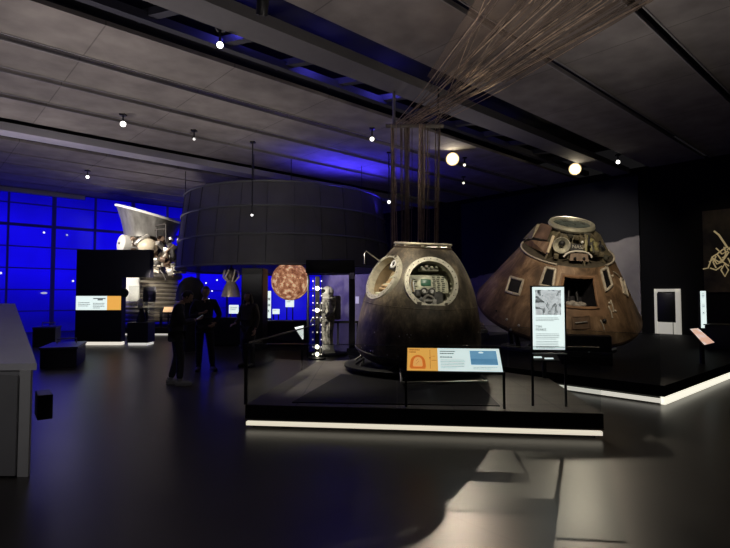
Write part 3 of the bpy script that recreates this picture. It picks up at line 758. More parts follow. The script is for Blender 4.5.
m_ = MB(); m_.lathe([(0, ZT+.02), (.41, ZT+.02)], 56); part('ring_lid', m_, mat('lid_smoky', (.10, .12, .11), .15, 0, .3, 6), rgm, 40)
# gussets and boxes between the deck and tunnel
M_gus = ramp_mat('gusset_metal', [(.3, (.07, .06, .04)), (.6, (.20, .17, .11)), (.8, (.34, .29, .19))], 6, .5, .3)
for k, a_ in enumerate((2.85, 2.25, 1.65, 1.05, .45, -.45, -2.9, -2.35)):
    d = Vector((math.sin(a_), -math.cos(a_), 0)); t_ = Vector((math.cos(a_), math.sin(a_), 0))
    m_ = MB(); m_.prism([d*.50+Vector((0, 0, S1+.60))-t_*.02, d*.56+Vector((0, 0, S1+.03))-t_*.02, d*.98+Vector((0, 0, S1+.03))-t_*.02, d*.66+Vector((0, 0, S1+.5))-t_*.02], t_*.04)
    part('gusset', m_, M_gus, ap, 20)
def topat(px, py, back=0.0):
    """point on the forward-bay envelope (a squat cone above the deck) on a sight line"""
    o = MAi @ Vector((0, 0, EYE)); d = MAi.to_3x3() @ ray(px, py)
    k = (r1-.05-.50)/.62; zb = S1; R = r1-.02
    a_ = d.x**2+d.y**2-(k*d.z)**2; b_ = 2*(o.x*d.x+o.y*d.y+k*d.z*(R-k*(o.z-zb))); c_ = o.x**2+o.y**2-(R-k*(o.z-zb))**2
    D = max(0, b_*b_-4*a_*c_); t_ = (-b_-math.sqrt(D))/(2*a_)
    return o+d*(t_+back)
# brown smooth cover panel on the left of the bay
m_ = MB(); q = [topat(*p) for p in ((533, 237), (547, 240), (553, 226), (541, 223))]
m_.prism(q, (topat(540, 232, .06)-topat(540, 232))); part('bay_cover', m_, M_abl_d, ap, 20, 'brown cover panel on the left of the top bay')
m_ = MB(); q = [topat(*p) for p in ((523, 239), (532, 239), (541, 224), (537, 224))]
m_.prism(q, (topat(533, 235, .05)-topat(533, 235))); part('bay_cover', m_, M_gus, ap, 20)
m_ = MB(); q = [topat(*p) for p in ((522, 243), (546, 254), (549, 242), (531, 240))]
m_.prism(q, (topat(536, 246, .05)-topat(536, 246))); part('bay_cover', m_, M_abl, ap, 20)
m_ = MB(); m_.tube([topat(547.5, 253, -.03), topat(553.5, 236, -.03)], .035, 10); part('tie_rod', m_, mat('rod_cream', (.62, .52, .36), .5), ap, 50, 'cream rod at the left of the bay')
cc = topat(561.5, 245.5, -.02); ccd = (topat(561.5, 245.5, -.10)-topat(561.5, 245.5)).normalized()
Mq = ccd.to_track_quat('Z', 'Y').to_matrix().to_4x4(); Mq.translation = cc
m_ = MB(); m_.lathe([(.16, -.10), (.19, .02), (.175, .04), (.15, .02), (.05, -.09), (0, -.10)], 36, Mq); part('thruster_cup', m_, mat('cup_pale', (.50, .48, .38), .45, .2, .4, 10), ap, 40, 'round pale cup')
m_ = MB(); m_.ball(cc-ccd*.05+Vector((0, 0, .05)), .075, 14); part('thruster_nozzle', m_, M_black, ap, 50)
q = [topat(*p, -.02) for p in ((570.5, 250), (584.5, 251.5), (584, 244.5), (571, 243.5))]
m_ = MB(); m_.prism(q, (topat(577, 247, .10)-topat(577, 247))); nb = part('nameplate', m_, M_black, ap, 20, 'black plate with pale lettering')
ex_ = (q[1]-q[0]).normalized(); ez_ = (q[3]-q[0]); ez_ = (ez_-ex_*ez_.dot(ex_)).normalized()
part('lettering', text_mesh('NASA', .115, plane_M(q[0]+ex_*.025+ez_*.05, ex_, ez_, .012)), mat('letter_grey', (.42, .40, .34), .6), nb)
# front dimpled block under a white arch
q = [topat(*p, -.03) for p in ((569.5, 260.5), (588.5, 261.5), (588, 253.5), (570.5, 252.5))]
m_ = MB(); m_.prism(q, (topat(579, 257, .14)-topat(579, 257))); blk = part('front_block', m_, ramp_mat('block_brown', [(.3, (.12, .085, .06)), (.7, (.28, .20, .15))], 6, .7), ap, 20, 'brown dimpled block')
m_ = MB()
for x in (575, 584): m_.ball(topat(x, 258.3, -.05), .032, 10)
part('dimple', m_, M_black, blk, 50)
m_ = MB(); m_.tube([topat(*p, -.05) for p in ((563.5, 257), (566, 254), (570, 252), (576, 251.2), (583, 251.6), (588, 253), (591, 255.5), (592, 258))], .022, 8); part('arch_rail', m_, mat('arch_white', (.66, .62, .54), .45), ap, 50, 'white arched rail')
# hoses on the right half
for k in range(11):
    xs = 584+k*1.9; m_ = MB()
    pts = [topat(xs+rnd.uniform(-2, 2), 236+rnd.uniform(-2, 3)+k*.7, -.02), topat(xs+rnd.uniform(-1, 3), 243+rnd.uniform(-2, 2)+k*.5, -.08), topat(xs+2+rnd.uniform(-2, 2), 250+rnd.uniform(-2, 2)+k*.2, -.03)]
    m_.tube(pts, rnd.choice((.02, .03, .04)), 7); part('hose', m_, rnd.choice((M_gus, M_black, mat('hose_olive%d' % k, (.24, .22, .10), .5), M_dark_in)), ap, 50)
for k, (x, y) in enumerate(((570, 236), (577, 237.5), (583, 240), (590, 244), (595, 252), (566, 238), (587, 235), (599, 254), (556, 256), (604, 257))):
    m_ = MB(); m_.box(topat(x, y), (rnd.uniform(.10, .2), rnd.uniform(.08, .14), rnd.uniform(.07, .12)), Matrix.Rotation(rnd.uniform(-.5, .5), 3, 'Z'), .015); part('bay_box', m_, M_gus if k % 3 else M_dark_in, ap, 30)
m_ = MB(); m_.ball(topat(582.3, 242.3, -.06), .035, 10); part('lamp_lens', m_, mat('lens_white', (.8, .8, .75), .3), ap, 50)
# stand: ring with four raking legs, and a dark step box
st_ = thing('capsule_stand', 'black low stand of raking legs beneath the brown cone capsule', 'stand', (a_c.x, a_c.y, .29))
for k in range(6):
    a_ = 2*PI*k/6+.3; l_ = Vector((math.sin(a_)*1.25, -math.cos(a_)*1.25, -.33)); w_ = MA @ l_
    bt = Vector((a_c.x+math.cos(a_-PI/2+.0)*1.0, a_c.y+math.sin(a_-PI/2)*1.0, .31))
    tp = w_-Vector((a_c.x, a_c.y, .29)); bt = Vector((tp.x*.9, tp.y*.9, 0.02))
    m_ = MB(); m_.tube([bt, tp+Vector((0, 0, .02))], .06, 10); part('leg', m_, M_black2, st_, 40)
m_ = MB(); m_.lathe([(.7, 0), (1.35, 0), (1.35, .06), (.7, .06), (.7, 0)], 56); part('base_ring', m_, M_black2, st_, 35)
bxp = at(588, 350, 10.0)
m_ = MB(); m_.box((0, 0, .15), (.92, .5, .30), None, .01); m_.box((0, .1, .33), (.86, .35, .06), None, .01)
zb = at(588, 350, 10.0).z
sx = solo('step_box', MB().box((0, 0, .27), (.90, .45, .54), None, .015).box((0, -.30, .12), (.90, .2, .24), None, .01), M_black, 'black step block in front of the brown cone capsule hatch', 'box', (bxp.x, bxp.y+.1, .29), (0, 0, -.38), smooth=30)
# pale object glimpsed between the two capsules
ex = at(479, 333, 15.5)
eo = thing('lunar_model', 'small pale model on a grey plinth seen between the two capsules', 'model', (ex.x, ex.y, .29))
ex.z -= .29
sc_ = 15.5/510
part('plinth', MB().box((0, 0, ex.z/2), (16*sc_, .5, ex.z), None, .01), M_grey, eo, 30)
m_ = MB(); m_.box((0, 0, ex.z+2*sc_), (15*sc_, .45, 3.5*sc_), None, .02); part('model_base', m_, M_cream, eo, 30)
m_ = MB(); m_.box((-.02, 0, ex.z+5.5*sc_), (9*sc_, .3, 3*sc_), None, .04); m_.ball((-.02, 0, ex.z+9*sc_), 3.6*sc_, 12, (1.1, 1, .75)); m_.tube([(-.2, 0, ex.z+.1), (-.1, 0, ex.z+.3)], .02); m_.tube([(.2, 0, ex.z+.1), (.1, 0, ex.z+.3)], .02)
part('model_body', m_, mat('model_gold', (.68, .58, .40), .4, .2, .3, 20), eo, 40)

# ------------------------------------------------------------------ right wall exhibits
def on_wall(px, py, u=19.6):
    r = ray(px, py); du, dv = UV(r); t_ = u/du
    return W(u, dv*t_, EYE+r.z*t_)
def wall_uvz(px, py, u=19.6):
    r = ray(px, py); du, dv = UV(r); t_ = u/du; return dv*t_, EYE+r.z*t_
va, zt_ = wall_uvz(653, 289); vb, zb_ = wall_uvz(680, 336)
wc = thing('wall_display_case', 'white framed wall case with black screen above white panel on the dark wall', 'display case', W(19.77, (va+vb)/2, zb_), (0, 0, HALL))
w_, h_ = va-vb, zt_-zb_
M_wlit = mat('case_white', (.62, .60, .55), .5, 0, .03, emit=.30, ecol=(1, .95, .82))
m_ = MB(); m_.box((0, w_/2-.045*w_/.9, h_/2), (.16, .09*w_/.9, h_), None, .004); part('frame_side', m_, M_wlit, wc, 30)
m_ = MB(); m_.box((0, -w_/2+.08*w_/.9, h_/2), (.16, .16*w_/.9, h_), None, .004); part('frame_side', m_, M_wlit, wc, 30)
m_ = MB(); m_.box((0, 0, h_-.05), (.16, w_*.99, .10), None, .004); part('frame_top', m_, M_wlit, wc, 30)
m_ = MB(); m_.box((.0, .03, h_*.14), (.14, w_*.78, h_*.27), None, .004); part('lower_panel', m_, M_wlit, wc, 30)
m_ = MB(); m_.box((-.02, .03, h_*.60), (.10, w_*.72, h_*.62), None, .01); sc2 = part('screen', m_, M_black2, wc, 30, 'black glossy screen')
m_ = MB(); m_.box((-.09, -w_*.22, h_*.22), (.02, .015, h_*.46)); part('divider', m_, M_black, wc, 30)
# tall narrow lit totem
tq = at(704, 328, 13.2); tp_ = at(704, 291, 13.2)
tt = thing('lit_totem', 'narrow tall white lit caption totem left of the gold artwork', 'sign', (tq.x, tq.y, .29), (0, 0, -.45))
tq.z -= .29; tp_.z -= .29
part('post', MB().box((0, .03, tp_.z/2), (.20, .05, tp_.z)), M_black, tt, 20)
part('caption_face', MB().box((0, 0, (tq.z+tp_.z)/2), (.12, .012, tp_.z-tq.z)), M_lit_white, tt, 20)
m_ = MB(); hh = tp_.z-tq.z
for k, (f, wv) in enumerate(((.93, .04), (.88, .06), (.84, .04), (.62, .05), (.58, .06), (.42, .03), (.40, .05))): m_.box((.0, -.008, tq.z+hh*f), (wv, .004, .018))
part('print', m_, M_print, tt, 20)
# tilted reading panel
rl = thing('tilted_reading_panel', 'small tilted pink and white reading panel at the right platform edge', 'sign', (0, 0, 0))
q = [at(690, 329, 10.2), at(698, 328.3, 10.35), at(714.5, 342.5, 9.75), at(704.5, 345, 9.6)]
base = (q[0]+q[1]+q[2]+q[3])/4; rl.location = (base.x, base.y, .29)
lb = Vector((base.x, base.y, .29)); base.z -= .29; ql = [p-lb for p in q]; nn = (ql[1]-ql[0]).cross(ql[3]-ql[0]).normalized()
if nn.z < 0: nn = -nn
part('board', MB().prism([p-nn*.003 for p in ql], -nn*.03), M_black2, rl, 20)
m_ = MB(); m_.face([p+nn*.002 for p in ql]); part('text_face', m_, ramp_mat('lit_pink_white', [(.42, (.85, .50, .36)), (.55, (.95, .85, .80)), (.7, (1, .95, .92))], 3.2, .5, emit=.8, detail=2), rl, 20)
m_ = MB(); m_.box((0, 0, base.z/2-.02), (.06, .06, base.z-.04)); part('post', m_, M_black2, rl, 20)
# low bench-like dark plinth at the frame edge
pq = at(722, 338, 12.6)
lp = thing('dark_plinth', 'low dark bluish plinth at the right edge under the gold artwork', 'plinth', (pq.x+.45, pq.y, .29), (0, 0, HALL-PI/2)); pq.z -= .29
part('body', MB().box((0, 0, (pq.z+.30)/2), (1.3, .8, pq.z+.30), None, .02), mat('plinth_slate', (.035, .038, .055), .5, 0, .2, 3), lp, 30)
part('top', MB().box((0, 0, pq.z+.315), (1.34, .84, .03), None, .008), M_black2, lp, 30)
# gold line artwork on the dark wall
va, za = wall_uvz(701, 211); vb, zb2 = wall_uvz(770, 292)
wa = thing('wall_artwork', 'dark wall picture with bright gold angular structure at the right edge', 'picture', W(19.74, va, zb2), (0, 0, HALL))
wv_, hv_ = va-vb, za-zb2
part('print_panel', MB().box((0, -wv_/2, hv_/2), (.06, wv_, hv_)), ramp_mat('art_dark_cloud', [(.38, (.012, .012, .011)), (.55, (.07, .058, .038)), (.72, (.20, .155, .08))], .8, .7, detail=5), wa, 20)
M_gold = mat('art_gold_line', (.55, .40, .16), .5, emit=.2, ecol=(1, .8, .42))
def aw(px, py): v_, z_ = wall_uvz(px, py, 19.69); return Vector((-.045, v_-va, z_-zb2))
strokes = [[(714, 231), (719, 235), (723, 241), (727, 247)], [(727, 247), (722, 250), (717, 254), (712, 257)], [(712, 257), (708, 268), (703, 269)], [(717, 254), (723, 262), (729, 266)], [(721, 270), (724.5, 264), (728.5, 270), (725, 276.5), (721, 270)], [(727, 247), (733, 252), (738, 258), (742, 268)], [(712, 257), (717, 264), (722, 262), (727, 255)], [(728, 258), (732, 266), (736, 262)], [(716, 248), (722, 254), (728, 251)], [(733, 243), (741, 250), (746, 262), (740, 274)], [(709, 262), (714, 259), (719, 262)], [(710, 268), (716, 270), (722, 266)], [(724, 247), (726, 253), (724, 259), (719, 262)], [(727, 250), (731, 247), (735, 250)], [(716, 256), (713, 262), (716, 268)], [(722, 258), (726, 256), (729, 252)]]
for k, s_ in enumerate(strokes):
    m_ = MB(); m_.tube([aw(*p) for p in s_], .022 if k else .03, 5); part('gold_line', m_, M_gold, wa, 50)

# ------------------------------------------------------------------ parachute cords over the dark capsule
Yb = 11.1
bL = at(391, 126, Yb); bR = at(441, 126, Yb); pt = at(394, 85, Yb)
pc = thing('parachute', 'tan parachute with long cords hung from a ceiling bar above the dark capsule', 'parachute', (bL.x, Yb, bL.z))
O_ = Vector((bL.x, Yb, bL.z))
M_cord = mat('cord_tan', (.44, .33, .24), .8, 0, .3, 10); M_cord2 = mat('cord_brown', (.20, .155, .12), .85, 0, .3, 10)
M_canopy = sheer(ramp_mat('canopy_brown', [(.3, (.13, .095, .07)), (.7, (.26, .19, .14))], 3, .85, stretch=(6, .4, 1)), .5)
lower_end = at(415, 244, Yb).z
for k in range(48):
    f = k/47
    g = (.03, .26, .36, .60, .70, .95)[k % 6]+rnd.uniform(-.08, .08); g = min(max(g, 0), .98)
    x = bL.x+(bR.x-bL.x)*g; y = Yb+rnd.uniform(-.12, .12)
    top = Vector((x, y, bL.z+.02)); bot = Vector((x*.9+.09+rnd.uniform(-.02, .02), y, lower_end+rnd.uniform(-.05, .1)))
    m_ = MB(); m_.tube([top-O_, (top+bot)/2-O_+Vector((rnd.uniform(-.02, .02), 0, 0)), bot-O_], rnd.choice((.006, .008, .012)), 5); part('cord', m_, M_cord2 if k % 3 else M_cord, pc, 60)
for k in range(46):
    f = k/45
    x = bL.x+.05+(bR.x-bL.x)*.9*rnd.random(); s_ = Vector((x, Yb-.05, bL.z+.03))
    ex_px = 470+185*rnd.random()**.8
    Y_ = 5.6; e_ = at(ex_px, 1, Y_); e_.z = min(5.95, e_.z+rnd.uniform(0, .5)*0+.0)
    mid = s_.lerp(e_, .45); mid.z -= .05
    far = Vector((e_.x*.75+1.2, 3.2, 5.9))
    e_.z = min(e_.z, 5.9)
    m_ = MB(); m_.tube([s_-O_, mid-O_, e_-O_, far-O_], rnd.choice((.006, .008, .011)), 4); part('cord', m_, M_cord if k % 3 == 0 else M_cord2, pc, 60)
for k, (x0, x1, sx0, sx1) in enumerate(((475, 530, .15, .4), (520, 585, .45, .75), (570, 650, .8, 1.1))):
    def cf(u_, v_, x0=x0, x1=x1, sx0=sx0, sx1=sx1):
        s_ = Vector((bL.x+(bR.x-bL.x)*(sx0+(sx1-sx0)*u_), Yb-.1, bL.z+.05)); e_ = at(x0+(x1-x0)*u_, 1, 5.6); e_.z = min(e_.z, 5.9)
        far = Vector((e_.x*.75+1.2, 3.2, 5.88)); t_ = .38+.62*v_
        p = s_.lerp(e_, t_*1.35) if t_ < .74 else e_.lerp(far, (t_-.74)/.26)
        p.z += .05*math.sin(u_*14+k)+.02*math.sin(u_*31)
        return p-O_
    m_ = MB(); m_.grid(cf, 40, 16); part('canopy_gore', m_, M_canopy, pc, 60, 'sheer brown parachute cloth')
part('hanging_bar', MB().tube([Vector((-.12, 0, 0)), Vector((bR.x-bL.x+.05, 0, 0))], .05, 10), mat('bar_grey', (.20, .18, .17), .5), pc, 40)
part('hanger_rod', MB().tube([at(394, 126, Yb)-O_, Vector((at(394, 85, Yb).x-bL.x, 0, H-bL.z))], .035, 8), mat('rod_grey', (.26, .24, .24), .5), pc, 40)
part('hanger_rod', MB().tube([at(438, 126, Yb)-O_, Vector((bR.x-bL.x-.05, 0, H-bL.z))], .02, 8), M_black2, pc, 40)
part('bracket', MB().box((pt.x-bL.x, 0, pt.z-bL.z-.02), (.36, .12, .06), None, .01), mat('bracket_grey', (.26, .24, .24), .5), pc, 30)
m_ = MB(); m_.tube([at(392, 128, Yb)-O_, at(392, 248, Yb)-O_], .03, 8); part('side_strap', m_, M_cord2, pc, 40)

# ------------------------------------------------------------------ suspended drum
DX, DY = -3.12, 20.0
dz0 = at(280, 264, 16.0).z; dz1 = at(280, 181, 16.3).z
RB, RT = 4.06, 3.76
dr = thing('suspended_drum', 'huge dark mesh drum with pale hoops hanging below the ceiling over the orange globe', 'suspended structure', (DX, DY, dz0))
hh = dz1-dz0
def dr_r(f): return RB+(RT-RB)*f**1.3
M_mesh = [sheer(seams(mat('drum_mesh_%d' % k, c, .6, .0, .12, 2), 1.2, .9, .012, .85), a) for k, (c, a) in enumerate((((.105, .10, .10), .95), ((.10, .096, .096), .94), ((.13, .125, .13), .80)))]
fs = (0, .36, .70, 1.0)
for k in range(3):
    m_ = MB(); m_.lathe([(dr_r(fs[k]+(fs[k+1]-fs[k])*j/4), hh*(fs[k]+(fs[k+1]-fs[k])*j/4)) for j in range(5)], 96); part('mesh_tier', m_, M_mesh[k], dr, 60)
for k, f in enumerate(fs):
    m_ = MB(); m_.torus(dr_r(f)+.02, .035, Matrix.Translation((0, 0, hh*f)), 96, 8); part('hoop', m_, mat('hoop_grey', (.17, .17, .175), .45, .3), dr, 60)
M_rib = mat('drum_rib', (.07, .068, .07), .6)
for k in range(28):
    a_ = 2*PI*k/28; c_, s_ = math.cos(a_), math.sin(a_)
    m_ = MB(); m_.tube([(c_*(dr_r(f)+.012), s_*(dr_r(f)+.012), hh*f) for f in (0, .2, .4, .6, .8, 1)], .012, 5); part('rib', m_, M_rib, dr, 60)
for k in range(6):
    a_ = 2*PI*k/6+.4; m_ = MB(); m_.tube([(math.cos(a_)*RT, math.sin(a_)*RT, hh), (math.cos(a_)*RT, math.sin(a_)*RT, H-.03-dz0)], .012, 6); part('suspension_rod', m_, M_black2, dr, 60)
m_ = MB()
for k in range(14):
    m_.box((-1.6+.28*k, 0, hh*.85), (.05, 3, .10))
part('inner_slats', m_, mat('inner_slats', (.10, .10, .2), .6), dr, 30)
# glowing globe
gc = at(290.5, 281, 17.0); gr_ = 19*17/510
gl = thing('glowing_globe', 'glowing mottled orange sun globe hanging under the drum', 'globe', gc)
m_ = MB(); m_.ball((0, 0, 0), gr_, 40); part('sphere', m_, ramp_mat('sun_plasma', [(.30, (.10, .03, .014)), (.43, (.30, .11, .055)), (.53, (.48, .22, .115)), (.62, (.95, .62, .38)), (.72, (.45, .19, .09))], 6.5, .6, emit=.74, detail=6, distort=.35), gl, 60)
m_ = MB(); m_.tube([(0, 0, gr_*.9), (0, 0, H-gc.z)], .015, 6); part('cable', m_, M_black2, gl)
m_ = MB(); m_.torus(gr_*1.005, .012, Matrix.Rotation(PI/2, 4, 'X') , 48, 6); part('mount_hoop', m_, M_black2, gl)

# ------------------------------------------------------------------ rocket engine
EY = 19.5; k_ = EY/510
ec = at(149, 290, EY); e0 = Vector((ec.x, EY, 0))
en = thing('rocket_engine', 'tall silver rocket engine with flared top skirt and ribbed bell by the blue windows', 'rocket engine', e0)
def EP(px, py, dy=0.0): p = at(px, py, EY+dy); return p-e0
M_skirt = ramp_mat('skirt_metal', [(.3, (.16, .15, .14)), (.6, (.30, .29, .27)), (.8, (.42, .41, .38))], 1.6, .40, .55, stretch=(3, 3, .4))
zt0 = EP(149, 215).z; zb0 = EP(149, 239).z
m_ = MB()
def sk(u_, v_):
    a_ = 2*PI*u_; r = .90+.30*v_**1.6; z = zb0+(zt0-zb0)*v_
    x = r*math.cos(a_); z += -.27*x*v_**1.2
    return (x, r*math.sin(a_), z)
m_.grid(sk, 64, 12); part('nozzle_skirt', m_, M_skirt, en, 60, 'wide flared silver skirt')
m_ = MB(); m_.tube([Vector(sk(k/64, 1.0)) for k in range(65)], .05, 8); part('skirt_rim', m_, mat('rim_white', (.8, .78, .75), .4), en, 60, 'white slanted rim')
m_ = MB(); m_.face([Vector(sk(k/64, .985))*1.0 for k in range(64)]); part('skirt_lid', m_, M_skirt, en, 30)
zm0 = EP(150, 276).z
m_ = MB(); m_.lathe([(.55, zm0), (.62, zm0+.3), (.5, zm0+.8), (.6, zb0-.1), (.9, zb0+.02)], 40); part('core', m_, mat('engine_core_dark', (.08, .075, .07), .5, .5, .5, 6), en, 50)
dcen = EP(122, 243.5, -.8); ddir = Vector((-.62, -.76, .10)).normalized(); Mq = ddir.to_track_quat('Z', 'Y').to_matrix().to_4x4(); Mq.translation = dcen
m_ = MB(); m_.lathe([(.30, -.55), (.335, 0), (.32, .04), (.10, .09), (.03, .10), (0, .10)], 40, Mq); dsh = part('turbine_cover', m_, mat('cover_white', (.66, .64, .60), .45, 0, .05, 4), en, 40, 'round white end cover')
m_ = MB(); m_.ball(Mq @ Vector((.0, .0, .09)), .05, 10); part('cover_boss', m_, M_black, dsh, 60)
m_ = MB(); m_.ball(EP(148, 246.5, -1.0), .31, 24, (1.15, .9, .95)); part('pressure_tank', m_, mat('tank_cream', (.72, .62, .46), .4, 0, .08, 4), en, 60, 'cream egg-shaped tank')
er = random.Random(11)
M_pipes = [mat('pipe_silver', (.62, .58, .52), .3, .7, .3, 8), mat('pipe_dark', (.10, .09, .085), .45, .5, .3, 8), mat('pipe_cream', (.68, .62, .52), .5, 0, .2, 8), mat('pipe_brown', (.20, .13, .09), .5, .3, .3, 8)]
for k in range(56):
    x = er.uniform(131, 178); y = er.uniform(238, 272) if x > 150 else er.uniform(236, 250)
    a = EP(x, y, er.uniform(-1.0, -.5)); b = a+Vector((er.uniform(-.5, .5), er.uniform(-.15, .2), er.uniform(-.55, .4)))
    m1 = a.lerp(b, .5)+Vector((er.uniform(-.15, .15), -.12, er.uniform(-.1, .15)))
    m_ = MB(); m_.tube([a, m1, b], er.choice((.03, .05, .07, .10)), 8); part('pipe', m_, M_pipes[k % 4], en, 50)
for k in range(26):
    x = er.uniform(150, 178); y = er.uniform(238, 273); p = EP(x, y, er.uniform(-1.0, -.6))
    m_ = MB()
    if k % 2: m_.box(p, (er.uniform(.12, .3), .2, er.uniform(.1, .28)), Matrix.Rotation(er.uniform(-.6, .6), 3, 'Y'), .02)
    else: m_.lathe([(0, -.1), (.12, -.1), (.14, 0), (.12, .1), (0, .1)], 16, Matrix.Translation(p) @ Matrix.Rotation(er.uniform(0, 3), 4, 'X') @ Matrix.Rotation(er.uniform(0, 3), 4, 'Y'))
    part('valve', m_, M_pipes[(k*3+1) % 4], en, 40)
m_ = MB()
for q in (((155, 226), (166, 224)), ((166, 224), (166, 242)), ((157, 228), (157, 238)), ((155, 230), (166, 229))):
    m_.tube([EP(*q[0], -1.1), EP(*q[1], -1.1)], .035, 8)
part('bracket_frame', m_, M_pipes[1], en, 40, 'dark bracket frame on the skirt')
m_ = MB(); m_.torus(.98, .13, Matrix.Translation((EP(152, 274).x, 0, zm0-.02)), 48, 10); part('manifold', m_, M_pipes[1], en, 50)
m_ = MB(); m_.box(EP(178, 271, -.6), (.55, .25, .18), None, .04); m_.ball(EP(183, 270, -.7), .14, 14); part('outlet', m_, M_pipes[2], en, 40)
# ribbed bell
zl = EP(150, 321).z; bx_ = EP(152, 290).x
pf = []
nr = 11
for k in range(nr*4+1):
    f = k/(nr*4); r = .86+.20*f**.8+.055*abs(math.sin(PI*f*nr)); pf.append((r, zm0+(zl-zm0)*f))
m_ = MB(); m_.lathe(pf, 64, Matrix.Translation((bx_, 0, 0))); part('ribbed_bell', m_, ramp_mat('bell_metal', [(.3, (.30, .27, .22)), (.6, (.55, .50, .42)), (.8, (.68, .62, .52))], 2, .33, .75, stretch=(1, 1, 6)), en, 25, 'ribbed silver bell')
for k in range(10):
    f = (k+1)/11; m_ = MB(); m_.torus(.872+.20*f**.8, .022, Matrix.Translation((bx_, 0, zm0+(zl-zm0)*f)), 64, 8); part('bell_band', m_, M_pipes[1], en, 50)
m_ = MB()
for k in range(3):
    a_ = 2*PI*k/3+.5; m_.tube([(bx_+math.cos(a_)*.9, math.sin(a_)*.9, .485), (bx_+math.cos(a_)*.95, math.sin(a_)*.95, zl+.05)], .06, 8)
part('support_leg', m_, M_black2, en, 40)
m_ = MB(); m_.box(EP(131, 289, -1.25), (16*k_, .1, 23*k_), None, .08); part('white_casing', m_, M_white, en, 30, 'white rounded casing left of the bell')
EY = 22.5; ec = at(149, 290, EY); e0 = Vector((ec.x, EY, 0))
en.scale = (EY/19.5,)*3; en.location = (e0.x, EY, EYE*(1-EY/19.5))
k_ = EY/510
pE = thing('engine_plinth', 'low black plinth with glowing foot under the tall rocket engine', 'plinth', (e0.x+.2, EY, 0))
part('body', MB().box((0, 0, .19), (3.6, 3.2, .24), None, .01), M_black, pE, 30)
part('foot_light', MB().box((0, 0, .04), (3.5, 3.14, .08)), mat('foot_glow', (.8, .8, .75), .5, emit=.5, ecol=(1, .95, .85)), pE, 30)
for k, x in enumerate((-1.5, -.6, .35, .95, 1.5)):
    rp = thing('barrier_post', ['slim black barrier post at the left end of the engine plinth', 'slim black barrier post second from left before the ribbed bell', 'slim black barrier post mid-front of the ribbed bell', 'slim black barrier post left of the small orange panel', 'slim black barrier post at the right end of the engine plinth'][k], 'post', (e0.x+.2+x, EY-1.5, .31), group='posts before the rocket engine')
    part('shaft', MB().box((0, 0, .36), (.10, .05, .72)), M_black, rp, 20); part('cap', MB().box((0, 0, .74), (.14, .08, .04), None, .01), M_black2, rp, 20)
solo('barrier_rail', MB().box((0, 0, 0), (3.1, .05, .05), None, .01), M_black, 'black handrail across the posts before the rocket engine', 'rail', (e0.x+.2, EY-1.5, 1.095))
qo = at(168, 309.5, EY-1.75)
so = thing('small_orange_panel', 'small tilted orange and white reading panel right of the engine bell', 'sign', (qo.x, qo.y, .31))
part('stem', MB().box((0, .05, (qo.z-.31)/2-.05), (.06, .04, qo.z-.31-.1)), M_black, so, 20)
part('face', MB().box((0, 0, qo.z-.31), (.36, .24, .02), Matrix.Rotation(math.radians(52), 3, 'X')), mat('panel_orange_pale', (.8, .5, .25), .5, emit=.75, ecol=(1, .62, .33)), so, 20)

# ------------------------------------------------------------------ dark exhibit panels at left
PY = 16.9
q0 = at(77, 344, PY); q1 = at(123, 344, PY); ztop = at(100, 250, PY).z
dp0 = thing('exhibit_wall', 'tall dark blue-black display wall with overhanging arm and lit caption strip', 'display wall', ((q0.x+q1.x)/2, PY, 0))
wW = q1.x-q0.x
M_navy = mat('panel_navy_black', (.010, .010, .018), .45, 0, .1, 2)
part('panel', MB().box((0, 0, .10+(ztop-.10)/2), (wW, .30, ztop-.10), None, .01), M_navy, dp0, 20)
za_ = at(100, 277.5, PY).z; xr = at(152, 260, PY).x-dp0.location.x
part('overhang_arm', MB().box(((wW/2+xr)/2, 0, (za_+ztop)/2), (xr-wW/2, .30, ztop-za_), None, .01), M_navy, dp0, 20)
part('foot_light', MB().box((0, 0, .05), (wW*.98, .26, .10)), mat('panel_foot_glow', (.9, .85, .75), .5, emit=.8, ecol=(1, .93, .8)), dp0, 20)
z0_, z1_ = at(100, 310, PY-.16).z, at(100, 296, PY-.16).z
Oq = Vector((-wW/2+.02, -.156, z0_)); X_ = Vector((1, 0, 0)); Z_ = Vector((0, 0, 1)); ww = wW-.04; hq = z1_-z0_
m_ = MB(); rect(m_, Oq, X_, Z_, 0, ww*.69, 0, hq, .0); cf_ = part('caption_strip', m_, M_lit_white, dp0, 20, 'white lit caption strip')
m_ = MB(); rect(m_, Oq, X_, Z_, ww*.69, ww, 0, hq, .0); part('orange_caption', m_, M_lit_orange, dp0, 20, 'orange lit end of the caption strip')
m_ = MB(); lines(m_, Oq, X_, Z_, ww*.05, ww*.32, hq*.55, 3, hq*.12, hq*.05, rnd, .003); lines(m_, Oq, X_, Z_, ww*.38, ww*.64, hq*.5, 4, hq*.11, hq*.05, rnd, .003)
rect(m_, Oq, X_, Z_, ww*.38, ww*.66, hq*.78, hq*.86, .003); rect(m_, Oq, X_, Z_, ww*.48, ww*.60, hq*.68, hq*.80, .003)
part('caption_print', m_, M_print, cf_, 20)
m_ = MB(); m_.lathe([(0, -.05), (.13, -.05), (.15, 0), (.13, .05), (0, .05)], 24, Matrix.Translation((wW/2+.06, -.12, at(123, 293, PY).z)) @ Matrix.Rotation(PI/2, 4, 'X')); part('round_handset', m_, M_black2, dp0, 40)
